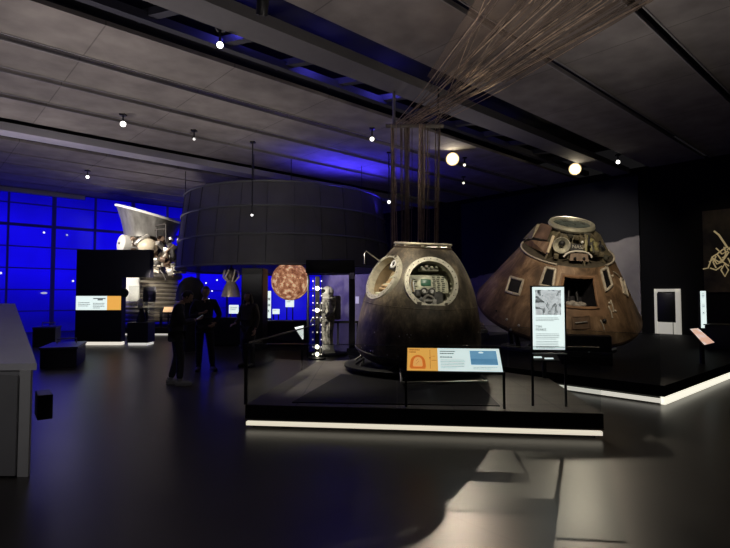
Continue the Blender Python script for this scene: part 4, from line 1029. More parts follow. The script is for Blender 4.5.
# small plinth with glass case
sp_ = at(141, 343, PY); zpl = at(141, 322, PY).z; zgl = at(141, 286, PY).z
gp = thing('glass_case_plinth', 'small black plinth with glass case holding a pale model beside the dark display wall', 'display case', (sp_.x, PY, 0))
part('foot_light', MB().box((0, 0, .04), (.62, .5, .08)), mat('foot_glow2', (.8, .8, .8), .5, emit=.6, ecol=(1, .97, .9)), gp, 20)
part('plinth', MB().box((0, 0, .08+(zpl-.08)/2), (.68, .56, zpl-.08), None, .01), M_navy, gp, 20)
part('glass_box', MB().box((0, 0, (zpl+zgl)/2), (.64, .52, zgl-zpl)), M_glass, gp, 20)
part('back_board', MB().box((.16, .22, zgl-.28), (.42, .04, .5), None, .005), M_navy, gp, 20)
part('pedestal', MB().lathe([(.16, zpl), (.14, zpl+.15), (.08, zpl+.35), (.07, zpl+.45), (0, zpl+.45)], 24), M_black, gp, 35)
mdl = solo('spacecraft_model', MB().lathe([(0, 0), (.05, 0), (.10, .10), (.06, .16), (.09, .22), (.05, .30), (0, .33)], 20).tube([(-.18, 0, .12), (.18, 0, .16)], .015).box((-.2, 0, .12), (.10, .01, .12)).box((.2, 0, .16), (.10, .01, .12)), M_white, 'small white spacecraft model inside the glass case by the engine', 'model', (sp_.x-.05, PY, zpl+.45))
# benches
def bench(label, px0, px1, pyb, h, Lg, rot):
    a = ground(px0, pyb); b = ground(px1, pyb); c = (a+b)/2; w = (b-a).length
    t_ = thing('box_bench', label, 'bench', (c.x, c.y, 0), (0, 0, rot), group='dark box benches by the counter')
    part('body', MB().box((0, Lg/2, h/2-.02), (w-.04, Lg-.04, h-.04), None, .01), M_navy, t_, 20)
    part('top', MB().box((0, Lg/2, h-.025), (w, Lg, .05), None, .008), mat('bench_top', (.05, .05, .07), .35, 0, .1, 3), t_, 20)
    fr_ = MB(); zf = h+.11
    fr_.tube([(-w*.27, Lg*.72, h), (-w*.27, Lg*.72, zf), (w*.27, Lg*.72, zf), (w*.27, Lg*.72, h)], .022, 6)
    part('hand_loop', fr_, mat('loop_metal', (.25, .25, .3), .4, .3), t_, 20, 'raised metal loop on the seat')
bench('nearer dark box bench with raised loop, standing clear of the counter', 41, 75, 368, .46, 1.5, .38)
bench('farther dark box bench, half hidden behind the nearer one', 33, 54, 347, .62, 1.0, .38)

# ------------------------------------------------------------------ counter at the left edge
Nn = at(34, 363, 4.62); Nb = Vector((Nn.x, Nn.y, 0)); Ff = at(13.5, 303.5, 8.3)
dv = Ff-Nn; lx = Vector((-1.9, -.10, 0))
cn = thing('slanting_counter', 'long grey counter with rising top running away at the left edge', 'counter', Nb)
def cpt(t_, s_, z=None):
    p = Nn+dv*t_+lx*s_; p = p-Nb
    if z is not None: p.z = z
    return p
m_ = MB()
tp = .06
m_.prism([cpt(0, .01, .02), cpt(1, .01, .02), cpt(1, .01)-Vector((0, 0, tp)), cpt(0, .01)-Vector((0, 0, tp))], lx*.97); part('body', m_, M_grey, cn, 20)
m_ = MB(); m_.prism([cpt(-.004, -.012)-Vector((0, 0, tp)), cpt(1, -.012)-Vector((0, 0, tp)), cpt(1, -.012), cpt(-.004, -.012)], lx); part('worktop', m_, M_greyl, cn, 20, 'pale grey sloping top')
fy = Vector((0, -1, 0))
m_ = MB(); m_.box(cpt(0, .03, (Nn.z-tp)/2)+fy*.012, (.10, .03, Nn.z-tp)); part('end_trim', m_, mat('end_trim_pale', (.36, .36, .36), .5), cn, 20, 'pale upright edge trim')
m_ = MB(); m_.box(cpt(0, .505, (Nn.z-tp)/2-.01)+fy*.006, (1.72, .02, Nn.z-tp-.06)); part('end_panel', m_, mat('end_panel_grey', (.17, .17, .175), .5, 0, .06, 2), cn, 20)
sb = at(38, 407, 5.05)-Nb
m_ = MB(); m_.box(sb+Vector((-.02, .12, 0)), (.13, .34, .24), Matrix.Rotation(math.atan2(dv.y, dv.x)-PI/2, 3, 'Z'), .01); part('side_box', m_, M_navy, cn, 20, 'dark box fixed to the side')
pp = Nn+dv*.93+lx*.25
solo('paper_sheet', MB().box((0, 0, .004), (.22, .6, .008)).box((0, .2, .009), (.16, .1, .002)), M_white, 'white sheet lying on the far end of the grey counter', 'paper', (pp.x, pp.y, pp.z+.01), (math.atan2(dv.z, math.hypot(dv.x, dv.y)), 0, math.atan2(dv.y, dv.x)-PI/2), smooth=20)

# ------------------------------------------------------------------ far middle exhibits
# second smaller engine below the drum
e2 = at(231, 297, 21.5); k2 = 21.5/510
se = thing('small_rocket_engine', 'small beige nozzle engine with white pipes hanging beneath the drum', 'rocket engine', (e2.x, 21.5, e2.z))
m_ = MB(); m_.lathe([(9.5*k2, 0), (8.5*k2, 5*k2), (6.5*k2, 11*k2), (4*k2, 15*k2), (3*k2, 17*k2)], 40); part('nozzle', m_, mat('nozzle_beige', (.46, .42, .34), .4, .4, .2, 5), se, 60)
m_ = MB(); m_.lathe([(0, 16*k2), (5*k2, 17*k2), (6*k2, 21*k2), (5*k2, 26*k2), (2*k2, 29*k2), (0, 29*k2)], 24); part('turbopump', m_, M_pipes[1], se, 50)
for k in range(6):
    a_ = 2*PI*k/6; m_ = MB(); m_.tube([(math.cos(a_)*3*k2, math.sin(a_)*3*k2, 15*k2), (math.cos(a_)*8*k2, math.sin(a_)*7*k2, 20*k2), (math.cos(a_+.4)*6*k2, math.sin(a_+.4)*6*k2, 27*k2)], 1.0*k2, 7); part('pipe', m_, M_pipes[2], se, 50)
m_ = MB(); m_.tube([(0, 0, 28*k2), (0, 0, H-e2.z)], .04, 8); part('hanger_rod', m_, M_black2, se, 40)
def card(name, label, px0, py0, px1, py1, Y, m, dk=True, floor=True, rows=0, cat='sign'):
    a = at(px0, py1, Y); b = at(px1, py0, Y); c = (a+b)/2
    t_ = thing(name, label, cat, (c.x, Y, 0 if floor else a.z))
    z0 = 0 if floor else a.z
    part('board', MB().box((0, 0, c.z-z0), (b.x-a.x, .04, b.z-a.z), None, .004), m, t_, 20)
    if floor:
        for s_ in (-.35, .35): part('leg', MB().box(((b.x-a.x)*s_, .03, a.z/2), (.04, .04, a.z)), M_black2, t_, 20)
    if rows:
        m_ = MB(); lines(m_, Vector((a.x-c.x, -.022, a.z-z0)), X_, Z_, (b.x-a.x)*.15, (b.x-a.x)*.9, (b.z-a.z)*.75, rows, (b.z-a.z)*.22, (b.z-a.z)*.10, rnd, .002); part('print', m_, M_print, t_, 20)
    return t_
card('caption_board', 'small white caption board with dark print below the small beige engine', 229, 305, 238.5, 313.5, 20.5, M_lit_white, rows=2)
card('video_screen', 'blue glowing screen low behind the orange globe', 272, 288, 306, 321, 21.0, mat('screen_blue', (.01, .01, .2), .4, emit=.75, ecol=(.006, .004, .75)), cat='screen')
card('caption_board', 'bright white board in front of the blue screen under the globe', 285.5, 299.5, 294, 307, 20.2, M_lit_white, rows=1)
card('caption_board', 'low white board left in front of the blue screen', 272.5, 309, 279.5, 314, 20.0, M_lit_white, rows=1)
card('caption_totem', 'narrow white upright caption strip left of the orange globe', 267.5, 291, 271, 318, 17.6, M_lit_white, rows=3)
# dark cabinets
def cabinet(name, label, px0, px1, pyt, Y, dep=.8, m=M_black, cat='cabinet'):
    a = at(px0, pyt, Y); b = at(px1, pyt, Y); c = (a+b)/2
    t_ = thing(name, label, cat, (c.x, Y+dep/2, 0))
    part('carcass', MB().box((0, 0, .05+(a.z-.05)/2), (b.x-a.x, dep, a.z-.05), None, .01), m, t_, 20)
    part('kick_base', MB().box((0, 0, .025), (b.x-a.x-.08, dep-.08, .05)), M_black2, t_, 20)
    part('front_panel', MB().box((0, -dep/2-.006, a.z*.55), ((b.x-a.x)*.9, .012, a.z*.75), None, .003), M_navy, t_, 20)
cabinet('tall_exhibit_cabinet', 'tall black exhibit cabinet behind the woman, left of the globe', 241.5, 263, 268, 15.0)
cabinet('low_exhibit_case', 'low black case under the blue screen, behind the left platform', 262, 307, 321, 16.4)
cabinet('low_exhibit_case', 'low black case right of the two visitors, before the small engine', 212, 240, 318, 16.3)
# rounded dark exhibit behind the visitors
rd = at(191, 300, 15.0)
ro = thing('domed_exhibit', 'dark domed exhibit rising behind the two standing visitors', 'exhibit', (rd.x, 15.0, 0))
kr = 15/510
part('stand', MB().lathe([(0, 0), (9*kr, 0), (8*kr, rd.z*.5), (10*kr, rd.z), (0, rd.z)], 32), M_black, ro, 40)
part('dome', MB().lathe([(14.5*kr, rd.z), (14*kr, rd.z+8*kr), (11.5*kr, rd.z+16*kr), (7*kr, rd.z+21.5*kr), (0, rd.z+23.5*kr)], 40), mat('dome_dark', (.018, .017, .02), .5, 0, .3, 4), ro, 60)
part('rim', MB().torus(14.6*kr, .03, Matrix.Translation((0, 0, rd.z)), 40, 6), M_black2, ro, 60)
# star-lights on the blue glass
for k, (x, y) in enumerate(((44, 232.5), (73, 281), (0.8, 273), (67, 235), (200, 290), (206, 283), (212, 291), (217, 280), (44, 293), (209, 299))):
    r_ = ray(x, y); du, dvv = UV(r_); t_ = 25.9/dvv
    p = Vector((0, 0, EYE))+r_*t_
    lbl = ['tiny white light on the blue window wall above the near bench', 'tiny white light on the blue window just left of the dark display wall', 'tiny white light at the far left edge of the blue window wall', 'faint tiny light high on the blue window wall', 'tiny light on blue glass right above the taller visitor', 'tiny light on blue glass under the drum, upper of two', 'tiny light on blue glass left of the small engine', 'tiny highest light on blue glass left of the small engine', 'wide pale reflection light low on the blue window wall', 'lowest tiny light on blue glass beside the small engine'][k]
    t_ = thing('window_light', lbl, 'light', p, (0, 0, HALL), group='tiny lights on the blue windows')
    part('housing', MB().box((0, .05, 0), (.09, .06, .09), None, .01), M_mull, t_, 30)
    part('lens', MB().ball((0, 0, 0), .045, 8, (3 if k == 8 else 1, 1, 1)), mat('tiny_light_%d' % k, (.8, .8, 1), .4, emit=(.5 if k in (3, 8) else 1.4), ecol=(.75, .78, 1)), t_, 60)

# dark portal frame at the right of the globe
pY = 13.4
fl = at(309, 262, pY); fr2 = at(352, 262, pY)
pf_ = thing('portal_frame', 'dark open portal frame with upright post right of the spacesuit', 'frame', (fl.x, pY, 0))
part('header', MB().box(((fr2.x-fl.x)/2, 0, fl.z-.12), (fr2.x-fl.x+.16, .2, .36), None, .03), M_black2, pf_, 30)
part('post', MB().box((fr2.x-fl.x, 0, fl.z/2-.15), (.16, .16, fl.z-.3), None, .01), mat('post_charcoal', (.03, .028, .034), .5), pf_, 30)
part('post', MB().box((-.02, 0, fl.z/2-.15), (.05, .10, fl.z-.3), None, .01), M_black2, pf_, 30)
part('junction_box', MB().box((fr2.x-fl.x, -.10, at(352, 276, pY).z), (.11, .06, .16), None, .01), M_white, pf_, 30, 'small white box on the post')
# white notice on the purple wall
v_, z_ = wall_uvz(357, 300, 19.6)
solo('wall_notice', MB().box((0, 0, 0), (.02, .30, .42), None, .004).box((-.012, 0, .08), (.004, .2, .03)).box((-.012, 0, 0), (.004, .22, .03)), mat('notice_white', (.7, .68, .75), .5, emit=.25, ecol=(.85, .8, 1)), 'small white notice on the purple far wall', 'sign', W(19.62, v_, z_), (0, 0, HALL), smooth=20)
# low barrier below the purple wall
lbp = at(347, 322, 17.0)
lo_ = thing('low_barrier', 'low dark rail barrier below the purple wall behind the spacesuit', 'barrier', (lbp.x, 17.0, 0))
part('rail', MB().box((0, 0, lbp.z), (2.0, .06, .08), None, .01), M_black, lo_, 20)
for x in (-.95, -.3, .35, .95): part('post', MB().box((x, 0, lbp.z/2), (.06, .06, lbp.z)), M_black, lo_, 20)

# tilted white panel near the back of the left platform
rp_ = thing('tilted_reading_panel', 'small white tilted reading panel on the far glass corner, left of the spacesuit', 'sign', (0, 0, 0))
q = [at(294.5, 327.5, 10.74), at(303.5, 325.5, 10.78), at(303.5, 339.5, 10.5), at(302.3, 339.5, 10.5)]
ctr = sum(q, Vector())/4; rp_.location = (ctr.x, ctr.y, 0); lb = Vector((ctr.x, ctr.y, 0)); ql = [p-lb for p in q]
nn = (ql[1]-ql[0]).cross(ql[3]-ql[0]).normalized()
if nn.y > 0: nn = -nn
part('board', MB().prism([p-nn*.004 for p in ql], -nn*.025), M_black2, rp_, 20)
m_ = MB(); m_.face([p+nn*.002 for p in ql]); part('text_face', m_, M_lit_white, rp_, 20)
part('post', MB().box((.02, .05, ctr.z/2-.02), (.04, .04, ctr.z-.06)), M_black2, rp_, 20)
# bulb column
bc = ground(317, 359); 
bcol = thing('light_column', 'dark column studded with small white bulbs beside the spacesuit', 'light', (bc.x, bc.y, 0))
kb = bc.y/510; hcol = at(317, 276, bc.y).z
part('pole', MB().box((0, .05, hcol/2), (.12, .06, hcol), None, .01), M_black2, bcol, 20)
part('base', MB().lathe([(0, 0), (.22, 0), (.22, .03), (.08, .05), (0, .05)], 24), M_black, bcol, 35)
M_bulb = mat('bulb_small', (1, .95, .85), .4, emit=.9, ecol=(1, .90, .76)); M_bulb2 = mat('bulb_big', (1, .95, .8), .4, emit=5, ecol=(1, .88, .66))
for k in range(11):
    z = .12+k*(hcol-.25)/10
    for s_ in (-1, 0, 1):
        big = s_ == 0 and k in (0, 1, 6, 9)
        if s_ == 0 and not big and k % 2 == 0: continue
        m_ = MB(); m_.ball((s_*4.2*kb, 0, z), .055 if big else .018, 8); part('bulb', m_, M_bulb2 if big else M_bulb, bcol, 60)
m_ = MB()
for s_ in (-1, 1): m_.tube([(s_*4.2*kb, .04, 0.03), (s_*4.2*kb, .04, hcol-.05)], .012, 5)
part('wire_frame', m_, M_black2, bcol, 40)

# ------------------------------------------------------------------ people
def skin_mesh(pts, edges, root, sub=2):
    """pts: name -> (xyz, radius)"""
    names = list(pts); idx = {n: i for i, n in enumerate(names)}
    me = bpy.data.meshes.new('skel'); me.from_pydata([pts[n][0] for n in names], [(idx[a], idx[b]) for a, b in edges], [])
    o = bpy.data.objects.new('skel', me); COL.objects.link(o)
    md = o.modifiers.new('s', 'SKIN'); md.use_smooth_shade = True
    s2 = o.modifiers.new('u', 'SUBSURF'); s2.levels = sub; s2.render_levels = sub
    for i, n in enumerate(names):
        r = pts[n][1]; sv = me.skin_vertices[0].data[i]; sv.radius = r if isinstance(r, tuple) else (r, r)
        sv.use_root = (n == root)
    bpy.context.view_layer.update()
    out = bpy.data.meshes.new_from_object(o.evaluated_get(bpy.context.evaluated_depsgraph_get()))
    bpy.data.objects.remove(o); bpy.data.meshes.remove(me)
    out.materials.clear(); return out
def join(mb, me, M=None):
    if M is not None: me.transform(M)
    mb.bm.from_mesh(me); bpy.data.meshes.remove(me)
def head(mb, c, R, sc=1.0):
    """ovoid skull with jaw, brow, nose, lips and ears; faces +Y"""
    def P(*v): return Vector(c)+R @ (Vector(v)*sc)
    b0 = len(mb.bm.verts)
    bmesh.ops.create_uvsphere(mb.bm, u_segments=24, v_segments=16, radius=1)
    mb.bm.verts.ensure_lookup_table()
    for v in mb.bm.verts[b0:]:
        x, y, z = v.co; jaw = max(0, -z)
        w = .074*(1-.30*jaw); q = Vector((x*w, y*.094*(1-.12*jaw)+(.012*jaw if y > 0 else .01*jaw), z*.115))
        if y > .5 and .0 < z < .25: q.y -= .006          # eye hollows
        if y > .8 and .25 < z < .45: q.y += .004
        v.co = P(*q)
    mb.tube([P(0, .088, .018), P(0, .108, -.022), P(0, .096, -.032)], [.009*sc, .016*sc, .010*sc], 8)
    mb.ball(P(0, .088, -.058), .016*sc, 10, (1.5, .6, .5), R); mb.ball(P(0, .085, -.070), .015*sc, 10, (1.3, .6, .5), R)
    for s in (-1, 1):
        mb.ball(P(s*.030, .082, .012), .011*sc, 8); mb.ball(P(s*.076, -.008, -.005), .03*sc, 10, (.3, .6, 1), R)
def hand(mb, wrist, d, palm_n, sc=1.0, curl=.6):
    """palm plus five separate bent fingers"""
    d = Vector(d).normalized(); n = Vector(palm_n); n = (n-d*n.dot(d)).normalized(); s = d.cross(n)
    w = Vector(wrist)
    mb.box(w+d*.045*sc, (.075*sc, .095*sc, .028*sc), Matrix((s, d, n)).transposed(), .010*sc)
    for i, (o, L_) in enumerate(((-.028, .070), (-.010, .080), (.010, .075), (.027, .060))):
        a = w+d*.088*sc+s*o*sc; b = a+(d*math.cos(curl*.5)+n*math.sin(curl*.5))*L_*.45*sc; c = b+(d*math.cos(curl*1.3)+n*math.sin(curl*1.3))*L_*.55*sc
        mb.tube([a, b, c], [.0095*sc, .0085*sc, .006*sc], 6)
    a = w+d*.03*sc-s*.036*sc; b = a+(d*.6-s*.55+n*.3).normalized()*.035*sc; c = b+(d*.9+n*.5).normalized()*.03*sc
    mb.tube([a, b, c], [.011*sc, .010*sc, .007*sc], 6)
def person(label, loc, rz, ht, J, cloth, trouser, hair_long, skin, extra=None, coat=False):
    t_ = thing('person', label, 'person', loc, (0, 0, rz))
    k = ht/1.75
    V = lambda n: Vector(J[n])*k
    HR_ = Matrix.Rotation(J.get('head_turn', 0), 3, 'Z') @ Matrix.Rotation(-J.get('head_bow', 0), 3, 'X')
    body = MB()
    P = {}; E = []
    def add(n, r): P[n] = (V(n), r if isinstance(r, tuple) else r)
    add('pelvis', (.135*k, .10*k)); add('waist', (.120*k, .09*k)); add('chest', (.15*k, .105*k)); add('neck', .058*k); add('skull', .055*k)
    E += [('pelvis', 'waist'), ('waist', 'chest'), ('chest', 'neck'), ('neck', 'skull')]
    for s in 'lr':
        add('shoulder_'+s, .062*k); add('elbow_'+s, .042*k); add('wrist_'+s, .028*k)
        add('hip_'+s, .09*k); add('knee_'+s, .058*k); add('ankle_'+s, .040*k); add('toe_'+s, .032*k)
        E += [('chest', 'shoulder_'+s), ('shoulder_'+s, 'elbow_'+s), ('elbow_'+s, 'wrist_'+s), ('pelvis', 'hip_'+s), ('hip_'+s, 'knee_'+s), ('knee_'+s, 'ankle_'+s), ('ankle_'+s, 'toe_'+s)]
    join(body, skin_mesh(P, E, 'pelvis'))
    hc_ = V('skull')+HR_ @ Vector((0, .03, .09))*k
    head(body, hc_, HR_, k)
    for s in 'lr':
        w = V('wrist_'+s); d = w-V('elbow_'+s); hand(body, w+d.normalized()*.01, J.get('hand_dir_'+s, d), J.get('palm_'+s, (0, 1, -.2)), k, .7)
    part('body', body, skin, t_, 60)
    # clothing follows the body with a little ease
    Pj = {n: (P[n][0], tuple(x*1.22+.012 for x in (P[n][1] if isinstance(P[n][1], tuple) else (P[n][1],)*2))) for n in ('pelvis', 'waist', 'chest')}
    Ej = [('pelvis', 'waist'), ('waist', 'chest'), ('chest', 'collar')]
    Pj['collar'] = (V('chest').lerp(V('neck'), .8), (.08*k, .075*k))
    for s in 'lr':
        Pj['shoulder_'+s] = (P['shoulder_'+s][0], .085*k); Pj['elbow_'+s] = (P['elbow_'+s][0], .062*k); Pj['cuff_'+s] = (V('elbow_'+s).lerp(V('wrist_'+s), .92), .044*k)
        Ej += [('chest', 'shoulder_'+s), ('shoulder_'+s, 'elbow_'+s), ('elbow_'+s, 'cuff_'+s)]
    if coat:
        Pj['hem'] = (V('pelvis')+Vector((0, 0, -.38*k)), (.20*k, .15*k)); Ej.append(('pelvis', 'hem'))
    else:
        Pj['hem'] = (V('pelvis')+Vector((0, 0, -.07*k)), (.165*k, .13*k)); Ej.append(('pelvis', 'hem'))
    part('jacket', skin_mesh(Pj, Ej, 'pelvis'), cloth, t_, 60)
    Pt = {'pelvis': (V('pelvis')+Vector((0, 0, .02)), (.15*k, .115*k))}; Et = []
    for s in 'lr':
        Pt['hip_'+s] = (V('hip_'+s), .108*k); Pt['knee_'+s] = (V('knee_'+s), .078*k); Pt['hem_'+s] = (V('knee_'+s).lerp(V('ankle_'+s), .95), .062*k)
        Et += [('pelvis', 'hip_'+s), ('hip_'+s, 'knee_'+s), ('knee_'+s, 'hem_'+s)]
    part('trousers', skin_mesh(Pt, Et, 'pelvis'), trouser, t_, 60)
    for s in 'lr':
        a = V('ankle_'+s); b = V('toe_'+s); d = (b-a); d.z = 0; d.normalize()
        m_ = MB(); m_.tube([Vector((a.x, a.y, .055))-d*.075*k, Vector((a.x, a.y, .06)), Vector((a.x, a.y, .05))+d*.10*k, Vector((a.x, a.y, .04))+d*.19*k, Vector((a.x, a.y, .03))+d*.215*k], [.035*k, .052*k, .047*k, .038*k, .02*k], 12)
        m_.tube([Vector((a.x, a.y, .06)), Vector((a.x, a.y, .13))], [.05*k, .055*k], 12)
        m_.box(Vector((a.x, a.y, .012))+d*.06*k, (.085*k, .28*k, .022), Matrix.Rotation(math.atan2(d.y, d.x)-PI/2, 3, 'Z'), .008)
        part('shoe', m_, J.get('shoe', M_black), t_, 60)
    hm = MB(); up = HR_ @ Vector((0, -.012, .022))*k
    b0 = 0
    bmesh.ops.create_uvsphere(hm.bm, u_segments=24, v_segments=16, radius=1)
    kill = []
    for v in hm.bm.verts:
        x, y, z = v.co
        v.co = hc_+HR_ @ (Vector((x*.084, y*.104-.008, z*.118+.012))*k)
        if (y > .35 and z < .55) or (z < -.45 and not hair_long): kill.append(v)
    bmesh.ops.delete(hm.bm, geom=kill, context='VERTS')
    if hair_long:
        for a_ in range(-5, 6):
            an = PI+a_*.28; q0_ = hc_+HR_ @ (Vector((math.sin(an)*.07, math.cos(an)*.085, .03))*k)
            hm.tube([q0_, q0_+Vector((math.sin(an)*.03, math.cos(an)*.02, -.14))*k, q0_+Vector((math.sin(an)*.03, math.cos(an)*.015, -.30))*k], [.035*k, .036*k, .018*k], 7)
    part('hair', hm, J.get('hair', M_black), t_, 60)
    if extra: extra(t_, k, V)
    return t_
stand = dict(pelvis=(0, 0, .95), waist=(0, -.005, 1.10), chest=(0, 0, 1.33), neck=(0, .0, 1.49), skull=(0, .015, 1.55),
    shoulder_l=(-.19, -.01, 1.42), elbow_l=(-.25, -.03, 1.13), wrist_l=(-.25, .06, .89), shoulder_r=(.19, -.01, 1.42), elbow_r=(.25, -.03, 1.13), wrist_r=(.25, .06, .89),
    hip_l=(-.09, 0, .90), knee_l=(-.10, .02, .50), ankle_l=(-.11, -.02, .08), toe_l=(-.13, .14, .035), hip_r=(.09, 0, .90), knee_r=(.10, .02, .50), ankle_r=(.11, -.02, .08), toe_r=(.13, .14, .035), palm_l=(1, .2, 0), palm_r=(-1, .2, 0))
skin_m = mat('skin', (.42, .27, .20), .55, 0, .06, 8)
M_jk = mat('jacket_charcoal', (.020, .020, .026), .8, 0, .3, 12); M_tr = mat('trousers_black', (.012, .012, .017), .85, 0, .2, 12); M_hair = mat('hair_dark', (.012, .009, .008), .5, 0, .3, 30)
M_shoe_g = mat('shoe_grey', (.16, .16, .17), .6)
gA = ground(176, 385)
JA = dict(stand); JA.update(waist=(0, -.01, 1.10), chest=(0, .03, 1.33), neck=(0, .075, 1.48), skull=(0, .10, 1.53), head_bow=.55, shoulder_l=(-.19, .02, 1.41), shoulder_r=(.19, .02, 1.41),
    elbow_l=(-.23, .10, 1.12), wrist_l=(-.06, .32, 1.17), elbow_r=(.23, .10, 1.12), wrist_r=(.06, .32, 1.17), palm_l=(.2, .1, 1), palm_r=(-.2, .1, 1), hand_dir_l=(.4, .9, .2), hand_dir_r=(-.4, .9, .2), hair=M_hair, shoe=M_shoe_g,
    ankle_r=(.11, .06, .08), toe_r=(.13, .24, .035), knee_r=(.10, .07, .50), ankle_l=(-.11, -.10, .08), toe_l=(-.12, .07, .035))
def phone(t_, k, V): pass
pA = person('standing visitor in dark jacket seen from the side, head bowed over a phone', (gA.x, gA.y, 0), -PI/2+.35, 1.74, JA, M_jk, M_tr, False, skin_m)
# the phone held in both hands (a thing of its own)
ph_c = Matrix.Translation((gA.x, gA.y, 0)) @ Matrix.Rotation(-PI/2+.35, 4, 'Z') @ Vector((0, .385, 1.205))
pho = thing('phone', 'small phone with faintly lit screen held by the bowed visitor', 'phone', ph_c, (math.radians(35), 0, -PI/2+.35))
part('case', MB().box((0, 0, 0), (.075, .15, .009), None, .003), M_black2, pho, 30)
part('screen', MB().box((0, 0, .0052), (.068, .14, .001)), mat('phone_screen', (.1, .1, .12), .2, emit=.25, ecol=(.7, .8, 1)), pho, 30)
gB = ground(204, 371)
JB = dict(stand); JB.update(elbow_l=(-.30, -.06, 1.15), wrist_l=(-.20, .08, .98), elbow_r=(.27, .02, 1.13), wrist_r=(.08, .24, 1.20), palm_r=(-.3, -.1, 1), hand_dir_r=(-.8, .6, .2), head_bow=.15, head_turn=.35, hair=M_hair,
    ankle_l=(-.17, -.02, .08), toe_l=(-.22, .13, .035), knee_l=(-.13, .02, .5), hand_dir_l=(.5, .5, -.3))
person('taller visitor in dark clothes facing the camera, hand on hip, behind the bowed one', (gB.x, gB.y, 0), PI+.3, 1.80, JB, mat('jumper_black', (.014, .014, .022), .85, 0, .2, 10), M_tr, False, skin_m)
gC = at(249, 296, 11.6)
JC = dict(stand); JC.update(elbow_r=(.27, .02, 1.13), wrist_r=(.20, .25, 1.02), palm_r=(-.3, 0, -1), hand_dir_r=(0, 1, -.1), hair=mat('hair_brown', (.03, .018, .012), .5, 0, .3, 30))
person('woman with long hair in a long dark coat standing beyond the left glass', (gC.x, 11.6, 0), PI-.5, 1.68, JC, mat('coat_brown_black', (.03, .024, .022), .85, 0, .3, 10), M_tr, True, skin_m, coat=True)

# spacesuit on a low stand
gS = at(328, 352, 14.0)
suit = thing('spacesuit', 'pale white-grey spacesuit with helmet standing by the bulb column', 'spacesuit', (gS.x, 14.0, .06), (0, 0, PI/2+.6))
M_suit = ramp_mat('suit_fabric', [(.36, (.14, .135, .115)), (.52, (.42, .40, .34)), (.68, (.72, .69, .60))], 9, .8, bump=.6)
SP = dict(pelvis=((0, 0, .93), (.19, .16)), waist=((0, 0, 1.1), (.19, .16)), chest=((0, .01, 1.30), (.22, .18)), collar=((0, .01, 1.45), .13))
SE = [('pelvis', 'waist'), ('waist', 'chest'), ('chest', 'collar')]
for s, q in (('l', -1), ('r', 1)):
    SP.update({'sh'+s: ((q*.23, 0, 1.38), .11), 'el'+s: ((q*.30, .04, 1.10), .085), 'wr'+s: ((q*.24, .25, .95), .065), 'hp'+s: ((q*.11, 0, .86), .13), 'kn'+s: ((q*.13, .03, .50), .10), 'an'+s: ((q*.14, 0, .17), .085)})
    SE += [('chest', 'sh'+s), ('sh'+s, 'el'+s), ('el'+s, 'wr'+s), ('pelvis', 'hp'+s), ('hp'+s, 'kn'+s), ('kn'+s, 'an'+s)]
part('suit_body', skin_mesh(SP, SE, 'pelvis'), M_suit, suit, 60)
m_ = MB(); m_.ball((0, .02, 1.64), .165, 24, (1, 1.05, 1.05)); m_.torus(.13, .025, Matrix.Translation((0, .01, 1.49)), 32, 8); hl = part('helmet', m_, mat('helmet_white', (.75, .73, .66), .3, 0, .05), suit, 60)
m_ = MB(); m_.ball((0, .075, 1.655), .145, 24, (.92, .85, .80)); part('visor', m_, mat('visor_dark', (.03, .028, .025), .08, .3), hl, 60)
m_ = MB(); m_.box((0, -.22, 1.22), (.40, .18, .66), None, .05); part('backpack', m_, mat('pack_grey', (.24, .23, .21), .7, 0, .3, 8), suit, 40)
m_ = MB(); m_.box((0, .215, 1.22), (.24, .10, .20), None, .02); part('chest_pack', m_, mat('chest_pack', (.34, .33, .30), .6, 0, .4, 15), suit, 30)
for q in (-1, 1):
    m_ = MB(); hand(m_, (q*.235, .27, .935), (-q*.1, 1, -.3), (-q*.6, 0, -1), 1.35, .8); part('glove', m_, mat('glove_grey%d' % q, (.30, .29, .27), .7), suit, 50)
    m_ = MB(); m_.tube([(q*.14, -.09, .06), (q*.14, .02, .075), (q*.15, .15, .055), (q*.15, .22, .045)], [.05, .075, .065, .035], 12); m_.tube([(q*.14, 0, .07), (q*.14, 0, .22)], [.08, .09], 12); m_.box((q*.145, .06, .014), (.14, .34, .028), None, .01); part('boot', m_, mat('boot_white%d' % q, (.62, .60, .52), .6), suit, 50)
    m_ = MB(); m_.tube([(q*.08, .26, 1.26), (q*.17, .30, 1.12), (q*.20, .05, 1.02), (q*.16, -.2, 1.08)], .018, 7); part('hose', m_, mat('hose_grey%d' % q, (.2, .2, .19), .5), suit, 50)
solo('spacesuit_plinth', MB().lathe([(0, 0), (.55, 0), (.55, .05), (.53, .06), (0, .06)], 48), M_deck_dark, 'round low dark plinth under the spacesuit', 'plinth', (gS.x, 14.0, 0))

